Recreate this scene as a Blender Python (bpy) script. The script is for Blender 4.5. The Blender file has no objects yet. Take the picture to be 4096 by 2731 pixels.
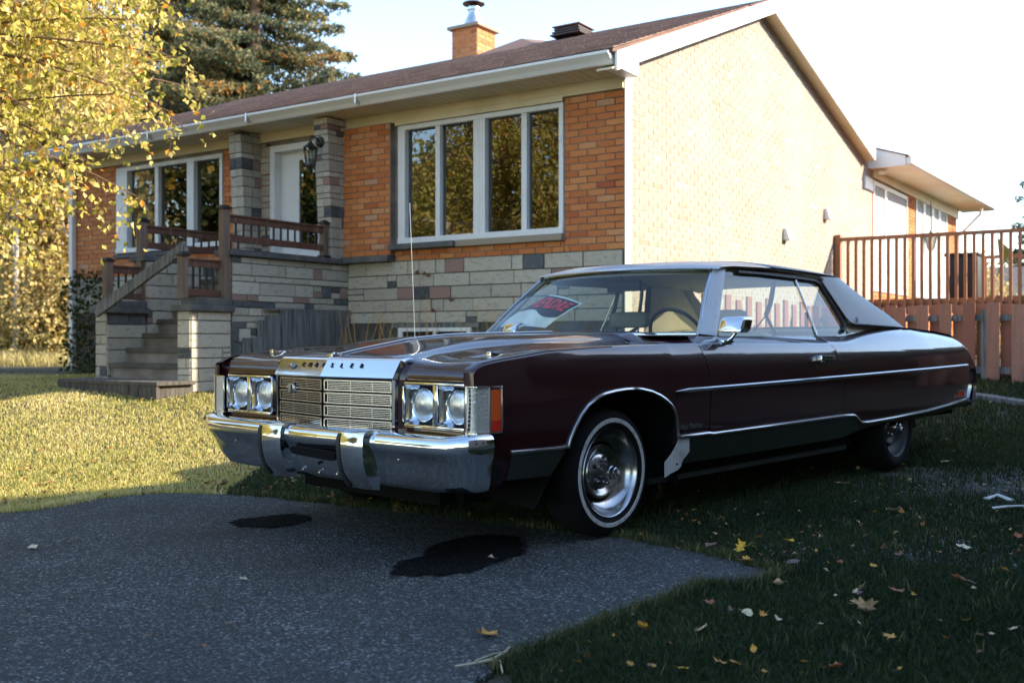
import bpy, bmesh, math, random
import numpy as np
from mathutils import Vector, Matrix, Quaternion
R_ = math.radians
random.seed(7); rng = np.random.default_rng(7)
S = bpy.context.scene; COL = S.collection
# ---------------------------------------------------------------- camera, sky, sun, exposure
cam = bpy.data.cameras.new('camera'); co = bpy.data.objects.new('camera', cam); COL.objects.link(co)
co.location = (0, 0, .94); co.rotation_euler = (R_(90), 0, 0)
cam.lens = 36.0; cam.sensor_width = 36; cam.shift_y = -.0026; cam.clip_end = 2000; cam.clip_start = .05
cam.dof.use_dof = True; cam.dof.focus_distance = 4.9; cam.dof.aperture_fstop = 3.2
S.camera = co
SUN_EL, SUN_V = 28.0, Vector((1, -.05, 0)).normalized()
W = bpy.data.worlds.new('World'); S.world = W; W.use_nodes = True
nt = W.node_tree; bg = nt.nodes['Background']
sky = nt.nodes.new('ShaderNodeTexSky'); sky.sky_type = 'NISHITA'; sky.sun_disc = False
sky.sun_elevation = R_(SUN_EL); sky.sun_rotation = R_(92.9); sky.air_density = 1.0; sky.dust_density = .35; sky.ozone_density = 1.0
nt.links.new(sky.outputs[0], bg.inputs[0]); bg.inputs[1].default_value = .14
sun = bpy.data.lights.new('sun', 'SUN'); so = bpy.data.objects.new('sun', sun); COL.objects.link(so)
sun.energy = 3.3; sun.angle = R_(.55); sun.color = (1, .86, .67)
sd = Vector((SUN_V.x * math.cos(R_(SUN_EL)), SUN_V.y * math.cos(R_(SUN_EL)), math.sin(R_(SUN_EL))))
so.rotation_euler = sd.to_track_quat('Z', 'Y').to_euler()
S.view_settings.view_transform = 'Standard'; S.view_settings.look = 'None'
S.view_settings.gamma = 1; S.view_settings.use_curve_mapping = False; S.view_settings.exposure = 2.0
# ---------------------------------------------------------------- materials
def mat(name, col=(.5, .5, .5), rough=.6, metal=0, spec=.5, coat=0, noise=None, bump=None, trans=0, rndcol=None, hue=None, emis=None, coatr=.03):
    m = bpy.data.materials.new(name); m.use_nodes = True; t = m.node_tree; b = t.nodes['Principled BSDF']
    b.inputs['Base Color'].default_value = (*col, 1); b.inputs['Roughness'].default_value = rough
    b.inputs['Metallic'].default_value = metal; b.inputs['Specular IOR Level'].default_value = spec
    b.inputs['Coat Weight'].default_value = coat; b.inputs['Coat Roughness'].default_value = coatr
    if trans: b.inputs['Transmission Weight'].default_value = trans
    tc = t.nodes.new('ShaderNodeTexCoord'); src = None
    if rndcol:   # list of (pos,color) ramp by face attribute rnd
        a = t.nodes.new('ShaderNodeAttribute'); a.attribute_name = 'rnd'
        r = t.nodes.new('ShaderNodeValToRGB'); e = r.color_ramp.elements
        while len(e) < len(rndcol): e.new(.5)
        for i, (p, c) in enumerate(rndcol): e[i].position = p; e[i].color = (*c, 1)
        t.links.new(a.outputs['Fac'], r.inputs[0]); src = r.outputs[0]
    if noise:    # list of (scale, color2, lo, hi, stretch)
        for sc, c2, lo, hi, st in noise:
            mp = t.nodes.new('ShaderNodeMapping'); mp.inputs['Scale'].default_value = st
            n = t.nodes.new('ShaderNodeTexNoise'); n.inputs['Scale'].default_value = sc; n.inputs['Detail'].default_value = 5
            mr = t.nodes.new('ShaderNodeMapRange'); mr.inputs[1].default_value = lo; mr.inputs[2].default_value = hi
            mx = t.nodes.new('ShaderNodeMix'); mx.data_type = 'RGBA'
            t.links.new(tc.outputs['Object'], mp.inputs[0]); t.links.new(mp.outputs[0], n.inputs[0])
            t.links.new(n.outputs['Fac'], mr.inputs[0]); t.links.new(mr.outputs[0], mx.inputs[0])
            if src: t.links.new(src, mx.inputs[6])
            else: mx.inputs[6].default_value = (*col, 1)
            mx.inputs[7].default_value = (*c2, 1); src = mx.outputs[2]
    if src: t.links.new(src, b.inputs['Base Color'])
    if bump:
        sc, strg, dist = bump[:3]; st = bump[3] if len(bump) > 3 else (1, 1, 1)
        mp = t.nodes.new('ShaderNodeMapping'); mp.inputs['Scale'].default_value = st
        n = t.nodes.new('ShaderNodeTexNoise'); n.inputs['Scale'].default_value = sc; n.inputs['Detail'].default_value = 6
        bp = t.nodes.new('ShaderNodeBump'); bp.inputs['Strength'].default_value = strg; bp.inputs['Distance'].default_value = dist
        t.links.new(tc.outputs['Object'], mp.inputs[0]); t.links.new(mp.outputs[0], n.inputs[0])
        t.links.new(n.outputs['Fac'], bp.inputs['Height']); t.links.new(bp.outputs[0], b.inputs['Normal'])
    return m
def glassmat(name, tint=(.8, .85, .82), f0=.05, rough=0.0):
    m = bpy.data.materials.new(name); m.use_nodes = True; t = m.node_tree; t.nodes.clear(); N = t.nodes.new; L = t.links.new
    o = N('ShaderNodeOutputMaterial'); tr = N('ShaderNodeBsdfTransparent'); tr.inputs[0].default_value = (*tint, 1)
    g = N('ShaderNodeBsdfGlossy'); g.inputs['Roughness'].default_value = rough
    ge = N('ShaderNodeNewGeometry'); d = N('ShaderNodeVectorMath'); d.operation = 'DOT_PRODUCT'; L(ge.outputs['Normal'], d.inputs[0]); L(ge.outputs['Incoming'], d.inputs[1])
    def mth(op, a, b=None):
        n = N('ShaderNodeMath'); n.operation = op
        for i, v in enumerate((a, b)):
            if v is None: continue
            if isinstance(v, (int, float)): n.inputs[i].default_value = v
            else: L(v, n.inputs[i])
        return n.outputs[0]
    f = mth('ADD', mth('MULTIPLY', mth('POWER', mth('SUBTRACT', 1, mth('ABSOLUTE', d.outputs['Value'])), 5), 1 - f0), f0)
    mx = N('ShaderNodeMixShader'); L(f, mx.inputs[0]); L(tr.outputs[0], mx.inputs[1]); L(g.outputs[0], mx.inputs[2]); L(mx.outputs[0], o.inputs[0]); return m
def leafmat(name, ramp, tl=.35, rough=.55):
    m = bpy.data.materials.new(name); m.use_nodes = True; t = m.node_tree; b = t.nodes['Principled BSDF']
    a = t.nodes.new('ShaderNodeAttribute'); a.attribute_name = 'rnd'; r = t.nodes.new('ShaderNodeValToRGB'); e = r.color_ramp.elements
    while len(e) < len(ramp): e.new(.5)
    for i, (p, c) in enumerate(ramp): e[i].position = p; e[i].color = (*c, 1)
    t.links.new(a.outputs['Fac'], r.inputs[0]); t.links.new(r.outputs[0], b.inputs['Base Color']); b.inputs['Roughness'].default_value = rough
    b.inputs['Specular IOR Level'].default_value = .3
    tr = t.nodes.new('ShaderNodeBsdfTranslucent'); t.links.new(r.outputs[0], tr.inputs[0])
    mx = t.nodes.new('ShaderNodeMixShader'); mx.inputs[0].default_value = tl
    t.links.new(b.outputs[0], mx.inputs[1]); t.links.new(tr.outputs[0], mx.inputs[2])
    t.links.new(mx.outputs[0], t.nodes['Material Output'].inputs[0]); return m
G1 = (1, 1, 1)
M = {}
M['paint'] = mat('maroon_paint', (.021, .0010, .0035), .36, 0, .14, 1.0, coatr=.025, bump=(3.0, .02, .02))
pt = M['paint'].node_tree; pn = pt.nodes.new('ShaderNodeTexNoise'); pn.inputs['Scale'].default_value = 2.2; pn.inputs['Detail'].default_value = 9; pm = pt.nodes.new('ShaderNodeMapRange'); pm.inputs[1].default_value = .42; pm.inputs[2].default_value = .72; pm.inputs[3].default_value = .015; pm.inputs[4].default_value = .13
pt.links.new(pt.nodes['Texture Coordinate'].outputs['Object'], pn.inputs[0]); pt.links.new(pn.outputs['Fac'], pm.inputs[0]); pt.links.new(pm.outputs[0], pt.nodes['Principled BSDF'].inputs['Coat Roughness'])
M['chrome'] = mat('chrome', (.72, .74, .76), .08, 1, bump=(5, .06, .012))
M['slat'] = mat('bright_grille_bar', (.62, .62, .63), .26, 1)
M['chromed'] = mat('dull_chrome', (.42, .43, .44), .24, 1)
M['alu'] = mat('brushed_trim', (.5, .51, .52), .28, 1)
M['greypanel'] = mat('grey_lower_panel', (.045, .055, .05), .35, .5, bump=(60, .1, .002))
M['black'] = mat('black_rubber', (.008, .008, .009), .6)
M['dark'] = mat('underbody_black', (.006, .006, .006), .9, spec=.1)
M['vinyl'] = mat('grey_vinyl', (.25, .265, .275), .5, noise=[(3, (.22, .23, .24), .4, .7, G1)], bump=(220, .25, .002))
M['roofsilver'] = mat('silver_roof_paint', (.36, .38, .40), .45, 0, coat=.25, noise=[(30, (.3, .3, .31), .62, .7, G1)])
M['tyre'] = mat('tyre_rubber', (.006, .006, .0065), .85, spec=.15, bump=(40, .2, .003))
M['white_wall'] = mat('whitewall_rubber', (.42, .42, .40), .6, noise=[(25, (.2, .19, .17), .5, .75, G1)])
M['rim'] = mat('worn_steel_rim', (.42, .42, .42), .2, 1, noise=[(14, (.16, .15, .14), .5, .7, G1)])
M['rimdark'] = mat('dark_steel_rim', (.05, .05, .05), .5, 1)  # darker, duller steel for the rear wheels
M['lens'] = mat('headlight_glass', (.52, .55, .57), .14, .8, coat=1, bump=(60, .6, .005, (1, 5, .25)))
M['clearlens'] = mat('ribbed_clear_lens', (.62, .62, .58), .22, .55, coat=1, bump=(90, .8, .006))
M['amber'] = mat('amber_lens', (.62, .085, .008), .2, 0, coat=1, bump=(60, .5, .004))
M['redlens'] = mat('red_lens', (.5, .02, .008), .2, 0, coat=1)
M['primer'] = mat('bare_primer_plate', (.40, .41, .40), .7, noise=[(12, (.25, .24, .22), .5, .8, G1)])
M['glass'] = glassmat('car_glass', (.80, .86, .82), .06)
M['interior'] = mat('beige_vinyl_interior', (.36, .32, .22), .6, bump=(12, .3, .01))
M['seat'] = mat('green_grey_seat_vinyl', (.27, .28, .22), .55, bump=(14, .3, .01))
M['darkplastic'] = mat('dark_dashboard', (.015, .015, .016), .5)
M['signblack'] = mat('sign_black', (.012, .012, .015), .5)
M['signred'] = mat('sign_red', (.80, .015, .04), .5)
M['signwhite'] = mat('sign_white', (.80, .82, .82), .5, noise=[(8, (.65, .65, .63), .45, .7, G1)])
M['mortar'] = mat('dark_mortar', (.17, .14, .115), .9, bump=(90, .6, .004), noise=[(5, (.26, .23, .2), .4, .65, G1)])
M['mortarlight'] = mat('pale_mortar', (.43, .41, .37), .9, bump=(90, .4, .003))
M['brick'] = mat('orange_brick', rough=.85, rndcol=[(0, (.38, .09, .03)), (.25, (.48, .14, .038)), (.6, (.56, .195, .056)), (.85, (.60, .25, .088)), (1, (.52, .28, .16))],
                 noise=[(35, (.22, .07, .03), .58, .8, G1)], bump=(130, .6, .004))
M['buff'] = mat('pale_buff_brick', rough=.85, rndcol=[(0, (.33, .18, .105)), (.06, (.345, .245, .17)), (.4, (.355, .275, .215)), (.8, (.36, .295, .24)), (1, (.385, .34, .30))],
                noise=[(30, (.32, .24, .16), .6, .85, G1), (.9, (.36, .33, .275), .45, .7, G1)], bump=(130, .5, .004))
M['stone'] = mat('split_stone', rough=.9, rndcol=[(0, (.055, .06, .065)), (.14, (.10, .11, .115)), (.17, (.26, .16, .13)), (.26, (.30, .20, .16)), (.29, (.36, .33, .265)), (.7, (.43, .39, .31)), (1, (.48, .44, .355))],
                 noise=[(14, (.22, .195, .155), .52, .85, (1, 1, 2.5))], bump=(38, .6, .009))
M['platform'] = mat('dirty_platform_wood', (.10, .09, .075), .9, noise=[(5, (.045, .04, .035), .4, .65, (6, 6, 1))], bump=(9, .7, .006))
M['cap'] = mat('dark_stone_cap', (.085, .085, .085), .85, noise=[(10, (.15, .14, .12), .45, .7, G1)], bump=(50, .7, .006))
M['sillstone'] = mat('pale_stone_sill', (.30, .25, .18), .85, bump=(50, .5, .006))
M['concrete'] = mat('concrete_foundation', (.11, .10, .085), .9, noise=[(4, (.06, .055, .045), .4, .65, G1)], bump=(40, .4, .006))
M['white'] = mat('white_vinyl_frame', (.72, .73, .72), .4, noise=[(6, (.62, .62, .6), .5, .8, G1)])
M['cream'] = mat('cream_aluminium', (.70, .60, .40), .5, noise=[(2.5, (.60, .51, .33), .45, .7, G1)])
M['whitefascia'] = mat('white_fascia', (.80, .79, .76), .45)
M['shingle'] = mat('brown_shingle', rough=.95, rndcol=[(0, (.20, .12, .095)), (.5, (.28, .17, .13)), (1, (.35, .22, .17))], noise=[(1.6, (.12, .08, .068), .58, .8, (3, 1, 1))], bump=(60, .8, .006))
M['pane'] = glassmat('house_pane', (.55, .58, .56), .12)
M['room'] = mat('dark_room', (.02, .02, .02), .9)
M['curtain'] = mat('white_curtain', (.5, .52, .54), .9, bump=(8, .6, .03, (12, 12, .3)))
M['doorgreen'] = mat('green_blind', (.02, .05, .035), .7)
M['woodbrown'] = mat('red_brown_wood', (.12, .052, .03), .6, noise=[(3, (.09, .04, .025), .4, .7, (14, 14, 1)), (2, (.22, .15, .10), .55, .75, (8, 8, 1))], bump=(5, .5, .004, (16, 16, 1)))
M['woodpost'] = mat('weathered_post_wood', (.19, .13, .09), .75, noise=[(3, (.11, .08, .06), .4, .7, (14, 14, 1))], bump=(5, .5, .004, (16, 16, 1)))
M['woodgrey'] = mat('grey_weathered_wood', (.19, .19, .18), .85, noise=[(3, (.06, .068, .07), .42, .68, (14, 14, 1)), (6, (.22, .2, .17), .6, .8, (10, 10, 1))], bump=(5, .8, .006, (18, 18, 1)))
M['fence'] = mat('cedar_fence_boards', rough=.75, rndcol=[(0, (.26, .09, .05)), (.5, (.33, .155, .10)), (1, (.38, .20, .14))], noise=[(2, (.22, .12, .09), .5, .75, (12, 12, 1)), (30, (.14, .06, .04), .66, .72, G1)], bump=(4, .4, .004, (18, 18, 1)))
M['deckrail'] = mat('orange_stained_rail', (.34, .13, .048), .55, noise=[(3, (.24, .10, .05), .4, .7, (10, 10, 1))])
M['iron'] = mat('black_iron', (.01, .01, .011), .45)
M['lampglass'] = glassmat('lamp_glass', (.6, .62, .58), .06)
M['metal'] = mat('galvanised_metal', (.6, .61, .62), .35, 1)
M['ventbrown'] = mat('brown_vent_metal', (.05, .028, .022), .5)
M['bark'] = mat('birch_bark', (.46, .41, .33), .8, noise=[(5, (.05, .04, .035), .56, .64, (1, 1, 6)), (1.2, (.4, .33, .25), .4, .8, G1)])
M['barkdark'] = mat('brown_bark', (.13, .09, .06), .9, bump=(20, .8, .02, (1, 1, .2)))
M['twig'] = mat('brown_twig', (.15, .085, .045), .8)
M['birchleaf'] = leafmat('birch_leaves', [(0, (.17, .19, .02)), (.3, (.42, .39, .06)), (.6, (.66, .55, .14)), (.9, (.78, .64, .26)), (1, (.72, .34, .05))], .42, .4)
M['woodleaf'] = leafmat('autumn_leaves', [(0, (.20, .16, .06)), (.35, (.46, .37, .13)), (.7, (.64, .48, .17)), (.93, (.70, .56, .28)), (1, (.66, .34, .06))], .4)
M['darkleaf'] = leafmat('green_tree_leaves', [(0, (.022, .035, .008)), (.5, (.05, .06, .012)), (.85, (.12, .11, .02)), (1, (.35, .2, .02))], .25)
M['spruce'] = leafmat('spruce_needles', [(0, (.022, .045, .035)), (.4, (.085, .12, .07)), (.68, (.24, .23, .12)), (.9, (.42, .31, .11)), (1, (.48, .22, .05))], .35, .7)  # gold stops put sunlight into the needle colour, rust stop is cones
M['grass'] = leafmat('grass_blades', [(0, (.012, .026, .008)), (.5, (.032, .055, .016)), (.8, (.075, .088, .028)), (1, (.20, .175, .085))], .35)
M['litgrass'] = leafmat('sunlit_and_dry_grass', [(0, (.15, .17, .03)), (.3, (.38, .36, .09)), (.7, (.62, .53, .20)), (1, (.74, .62, .36))], .35)  # sunlight put into the lawn colour; also serves the dry grass
M['litter'] = leafmat('leaf_litter', [(0, (.10, .04, .02)), (.3, (.22, .09, .03)), (.6, (.40, .19, .03)), (.85, (.45, .30, .12)), (1, (.36, .26, .18))], .2)
M['stump'] = mat('peeling_white_birch_scrap', (.5, .5, .47), .8)
# ---------------------------------------------------------------- mesh helpers
def tag(o, label=None, cat=None, group=None, kind=None):
    if label: o['label'] = label
    if cat: o['category'] = cat
    if group: o['group'] = group
    if kind: o['kind'] = kind
    return o
def fastmesh(name, V, F, mat_=None, rnd=None, smooth=False, fx=False):
    """V (n,3), F list of int arrays each (k,m) of same arity"""
    V = np.asarray(V, dtype=np.float64).copy()
    if fx: V[:, 0] *= -1
    Fs = [np.asarray(f, dtype=np.int64) for f in (F if isinstance(F, list) else [F])]
    if fx: Fs = [f[:, ::-1] for f in Fs]
    me = bpy.data.meshes.new(name); me.vertices.add(len(V)); me.vertices.foreach_set('co', V.ravel())
    li = np.concatenate([f.ravel() for f in Fs]); cnt = np.concatenate([np.full(len(f), f.shape[1]) for f in Fs])
    me.loops.add(len(li)); me.loops.foreach_set('vertex_index', li.astype(np.int32))
    st = np.concatenate([[0], np.cumsum(cnt)[:-1]]); me.polygons.add(len(cnt)); me.polygons.foreach_set('loop_start', st.astype(np.int32))
    me.update(calc_edges=True)
    if rnd is not None:
        a = me.attributes.new('rnd', 'FLOAT', 'FACE'); a.data.foreach_set('value', np.asarray(rnd, dtype=np.float32))
    if mat_: me.materials.append(mat_)
    me.polygons.foreach_set('use_smooth', np.full(len(cnt), bool(smooth)))
    return me
def link(name, me, parent=None):
    o = bpy.data.objects.new(name, me); COL.objects.link(o)
    if parent: o.parent = parent
    return o
class Geo:
    def __init__(s): s.v = []; s.f = []; s.r = []
    def add(s, vs, fs, r=0.0):
        b = len(s.v); s.v += [tuple(map(float, p)) for p in vs]; s.f += [tuple(b + i for i in f) for f in fs]; s.r += [r] * len(fs); return s
    def box(s, x0, x1, y0, y1, z0, z1, r=0.0):
        return s.add([(x0, y0, z0), (x1, y0, z0), (x1, y1, z0), (x0, y1, z0), (x0, y0, z1), (x1, y0, z1), (x1, y1, z1), (x0, y1, z1)],
                     [(3, 2, 1, 0), (4, 5, 6, 7), (0, 1, 5, 4), (1, 2, 6, 5), (2, 3, 7, 6), (3, 0, 4, 7)], r)
    def hexa(s, a, b, r=0.0):   # two quads of 4 corner points each
        return s.add(list(a) + list(b), [(3, 2, 1, 0), (4, 5, 6, 7), (0, 1, 5, 4), (1, 2, 6, 5), (2, 3, 7, 6), (3, 0, 4, 7)], r)
    def prism(s, poly, ax, d0, d1, r=0.0):
        """poly 2d in the two other axes (cyclic order), extruded along ax"""
        def P(p, d): return {'x': (d, p[0], p[1]), 'y': (p[0], d, p[1]), 'z': (p[0], p[1], d)}[ax]
        n = len(poly); return s.add([P(p, d0) for p in poly] + [P(p, d1) for p in poly], [tuple(range(n))[::-1], tuple(range(n, 2 * n))] + [(i, (i + 1) % n, n + (i + 1) % n, n + i) for i in range(n)], r)
    def grid(s, rows, r=0.0, close=False):
        n = len(rows[0]); vs = [p for row in rows for p in row]; fs = []
        for i in range(len(rows) - 1):
            for j in range(n - 1 + (1 if close else 0)):
                j2 = (j + 1) % n; fs.append((i * n + j, i * n + j2, (i + 1) * n + j2, (i + 1) * n + j))
        return s.add(vs, fs, r)
    def tube(s, path, r, n=8, cap=True, rz=None):
        P = [Vector(p) for p in path]; rows = []; up = None
        for i, p in enumerate(P):
            d = (P[min(i + 1, len(P) - 1)] - P[max(i - 1, 0)]).normalized()
            if up is None: up = Vector((0, 0, 1)) if abs(d.z) < .9 else Vector((1, 0, 0))
            a = d.cross(up).normalized(); b = a.cross(d).normalized(); up = b
            rr = r[i] if isinstance(r, (list, tuple)) else r; rb = rz if rz else rr
            rows.append([tuple(p + a * math.cos(t) * rr + b * math.sin(t) * rb) for t in [2 * math.pi * (k + .5) / n for k in range(n)]])
        s.grid(rows, close=True)
        if cap:
            s.add(rows[0], [tuple(range(n))]); s.add(rows[-1], [tuple(range(n))[::-1]])
        return s
    def lathe(s, prof, c=(0, 0, 0), ax='y', n=40, cap=False):
        rows = []
        for k in range(n):
            t = 2 * math.pi * k / n; ct, st = math.cos(t), math.sin(t)
            rows.append([{'y': (c[0] + r * ct, c[1] + h, c[2] + r * st), 'z': (c[0] + r * ct, c[1] + r * st, c[2] + h), 'x': (c[0] + h, c[1] + r * ct, c[2] + r * st)}[ax] for h, r in prof])
        rows.append(rows[0]); return s.grid(rows)
    def obj(s, name, m, parent=None, smooth=0, fx=False, bevel=0, recalc=True, attr=False):
        me = bpy.data.meshes.new(name); V = [((-x if fx else x), y, z) for x, y, z in s.v]
        me.from_pydata(V, [], s.f)
        if attr or any(s.r):
            a = me.attributes.new('rnd', 'FLOAT', 'FACE'); a.data.foreach_set('value', np.array(s.r, dtype=np.float32))
        bm = bmesh.new(); bm.from_mesh(me); bmesh.ops.remove_doubles(bm, verts=bm.verts, dist=1e-5)
        if recalc: bmesh.ops.recalc_face_normals(bm, faces=bm.faces)
        if bevel: bmesh.ops.bevel(bm, geom=[e for e in bm.edges if e.is_manifold and e.calc_face_angle(0) > .5], offset=bevel, segments=2, profile=.6, affect='EDGES', clamp_overlap=True)
        bm.to_mesh(me); bm.free()
        me.materials.append(m)
        if smooth:
            me.polygons.foreach_set('use_smooth', [True] * len(me.polygons)); me.set_sharp_from_angle(angle=R_(smooth))
        return link(name, me, parent)
def empty(name, loc, rz=0, parent=None):
    o = bpy.data.objects.new(name, None); COL.objects.link(o); o.location = loc; o.rotation_euler = (0, 0, rz); o.empty_display_size = .2
    if parent: o.parent = parent
    return o
def lerp(a, b, t): return a + (b - a) * t
def interp(tab, x):
    return float(np.interp(x, [p[0] for p in tab], [p[1] for p in tab]))
def ss(t): t = min(1, max(0, t)); return t * t * (3 - 2 * t)
def textmesh(st, size, ext, mat_, shear=0, bold=0):
    c = bpy.data.curves.new('t', 'FONT'); c.body = st; c.size = size; c.extrude = ext; c.shear = shear; c.align_x = 'CENTER'; c.align_y = 'CENTER'; c.resolution_u = 2; c.offset = bold
    o = bpy.data.objects.new('t', c); me = bpy.data.meshes.new_from_object(o); bpy.data.objects.remove(o); me.materials.clear(); me.materials.append(mat_); return me
def ssn(t): t = np.clip(t, 0, 1); return t * t * (3 - 2 * t)
def gh(X, Y):
    X = np.asarray(X, float); Y = np.asarray(Y, float)
    base = .45 * ssn((Y - 6.3 - .4 * np.maximum(X, 0)) / 4.6) - .17 * ssn((Y - 15) / 8) * ssn((-X - 5) / 2)
    return base
# ================================================================ GROUND
def in_poly(X, Y, poly):
    X = np.asarray(X); Y = np.asarray(Y); ins = np.zeros(X.shape, bool); n = len(poly)
    for i in range(n):
        x1, y1 = poly[i]; x2, y2 = poly[(i + 1) % n]
        c = ((y1 > Y) != (y2 > Y)); xi = (x2 - x1) * (Y - y1) / ((y2 - y1) if y2 != y1 else 1e-9) + x1
        ins ^= c & (X < xi)
    return ins
xs = np.unique(np.concatenate([np.linspace(-400, -20, 12), np.linspace(-20, 20, 121), np.linspace(20, 400, 12)]))
ys = np.unique(np.concatenate([np.linspace(-100, -4, 8), np.linspace(-4, 20, 97), np.linspace(20, 600, 14)]))
XX, YY = np.meshgrid(xs, ys); ZZ = gh(XX, YY)
n = len(xs); idx = np.arange(len(ys) * n).reshape(len(ys), n)
F = np.stack([idx[:-1, :-1], idx[:-1, 1:], idx[1:, 1:], idx[1:, :-1]], -1).reshape(-1, 4)
M['soil'] = mat('lawn_soil', (.03, .032, .015), .95, noise=[(1.3, (.07, .05, .03), .45, .65, G1), (9, (.05, .06, .02), .5, .7, G1)], bump=(25, .8, .03))
ground = link('ground', fastmesh('ground', np.stack([XX, YY, ZZ], -1).reshape(-1, 3), F, M['soil'], smooth=True)); tag(ground, kind='structure')
def gp(u, v, z=0): Y = (.94 - z) * 4094 / (v - 1355); return ((u - 2048) / 4094 * Y, Y)
asph_img = [(0, 2061), (131, 2048), (244, 2031), (375, 2005), (523, 1987), (653, 1979), (784, 1979), (958, 1987), (1132, 2000), (1237, 2013), (1400, 2035), (1700, 2065), (2100, 2117), (2375, 2148), (2536, 2166),
            (2658, 2192), (2832, 2227), (2963, 2257), (3093, 2292), (3150, 2306), (3075, 2336), (2919, 2357), (2788, 2362), (2710, 2401), (2658, 2427), (2571, 2453), (2440, 2497), (2379, 2532), (2266, 2575), (2135, 2610), (1990, 2690), (1925, 2731)]
asph = [gp(u, v) for u, v in asph_img] + [(-.25, 1.6), (-.6, -6), (-30, -6), (-30, 2.0), (-8, 4.0), (-4.5, 5.0)]
def asphalt_mat():
    m = bpy.data.materials.new('asphalt'); m.use_nodes = True; t = m.node_tree; b = t.nodes['Principled BSDF']; N = t.nodes.new; L = t.links.new
    tc = N('ShaderNodeTexCoord'); v = N('ShaderNodeTexVoronoi'); v.inputs['Scale'].default_value = 120; v.inputs['Randomness'].default_value = 1
    L(tc.outputs['Object'], v.inputs[0]); sp = N('ShaderNodeSeparateColor'); L(v.outputs['Color'], sp.inputs[0])
    r = N('ShaderNodeValToRGB'); e = r.color_ramp.elements
    for p, c in [(.25, .009), (.5, .019), (.72, .042), (.9, .09)]: e.new(p).color = (c * .90, c * 1.05, c * 1.02, 1)
    e[0].color = (.004, .0045, .005, 1); e[-1].position = 1; e[-1].color = (.24, .25, .25, 1); L(sp.outputs[0], r.inputs[0])
    n1 = N('ShaderNodeTexNoise'); n1.inputs['Scale'].default_value = 1.7; n1.inputs['Detail'].default_value = 6; L(tc.outputs['Object'], n1.inputs[0])
    mr = N('ShaderNodeMapRange'); mr.inputs[1].default_value = .3; mr.inputs[2].default_value = .7; mr.inputs[3].default_value = .55; mr.inputs[4].default_value = 1.35; L(n1.outputs['Fac'], mr.inputs[0])
    mx = N('ShaderNodeMix'); mx.data_type = 'RGBA'; mx.blend_type = 'MULTIPLY'; mx.inputs[0].default_value = 1; L(r.outputs[0], mx.inputs[6]); L(mr.outputs[0], mx.inputs[7]); L(mx.outputs[2], b.inputs['Base Color'])
    b.inputs['Roughness'].default_value = .75; bp = N('ShaderNodeBump'); bp.inputs['Strength'].default_value = .9; bp.inputs['Distance'].default_value = .006
    inv = N('ShaderNodeMath'); inv.operation = 'SUBTRACT'; inv.inputs[0].default_value = 1; L(v.outputs['Distance'], inv.inputs[1]); L(inv.outputs[0], bp.inputs['Height']); L(bp.outputs[0], b.inputs['Normal'])
    return m
def wobble(poly, amp, sub, seed):
    r = random.Random(seed); out = []
    for i, p in enumerate(poly):
        q = poly[(i + 1) % len(poly)]
        d = math.dist(p, q); k = sub if d < 3 else 1
        for j in range(k):
            t = j / k; a = amp if d < 3 else 0; out.append((lerp(p[0], q[0], t) + r.uniform(-a, a), lerp(p[1], q[1], t) + r.uniform(-a, a)))
    return out
def sheet(name, poly, z, m, th=.012):
    me = bpy.data.meshes.new(name); bm = bmesh.new(); vs = [bm.verts.new((x, y, z)) for x, y in poly]; f = bm.faces.new(vs)
    if f.normal.z < 0: f.normal_flip()
    bm.normal_update()
    if f.normal.z < 0: f.normal_flip()
    r = bmesh.ops.extrude_face_region(bm, geom=[f]); 
    for v in [g for g in r['geom'] if isinstance(g, bmesh.types.BMVert)]: v.co.z -= th
    bmesh.ops.recalc_face_normals(bm, faces=bm.faces); bmesh.ops.triangulate(bm, faces=bm.faces); bm.to_mesh(me); bm.free(); me.materials.append(m); return link(name, me)
asphw = wobble(asph, .012, 5, 3)
drive = sheet('driveway', asphw, .016, asphalt_mat(), .02); tag(drive, kind='structure')
M['oil'] = mat('oil_soaked_asphalt', (.0045, .0045, .005), .65, spec=.25, noise=[(120, (.02, .02, .02), .68, .74, G1)], bump=(115, .8, .005))
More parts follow.
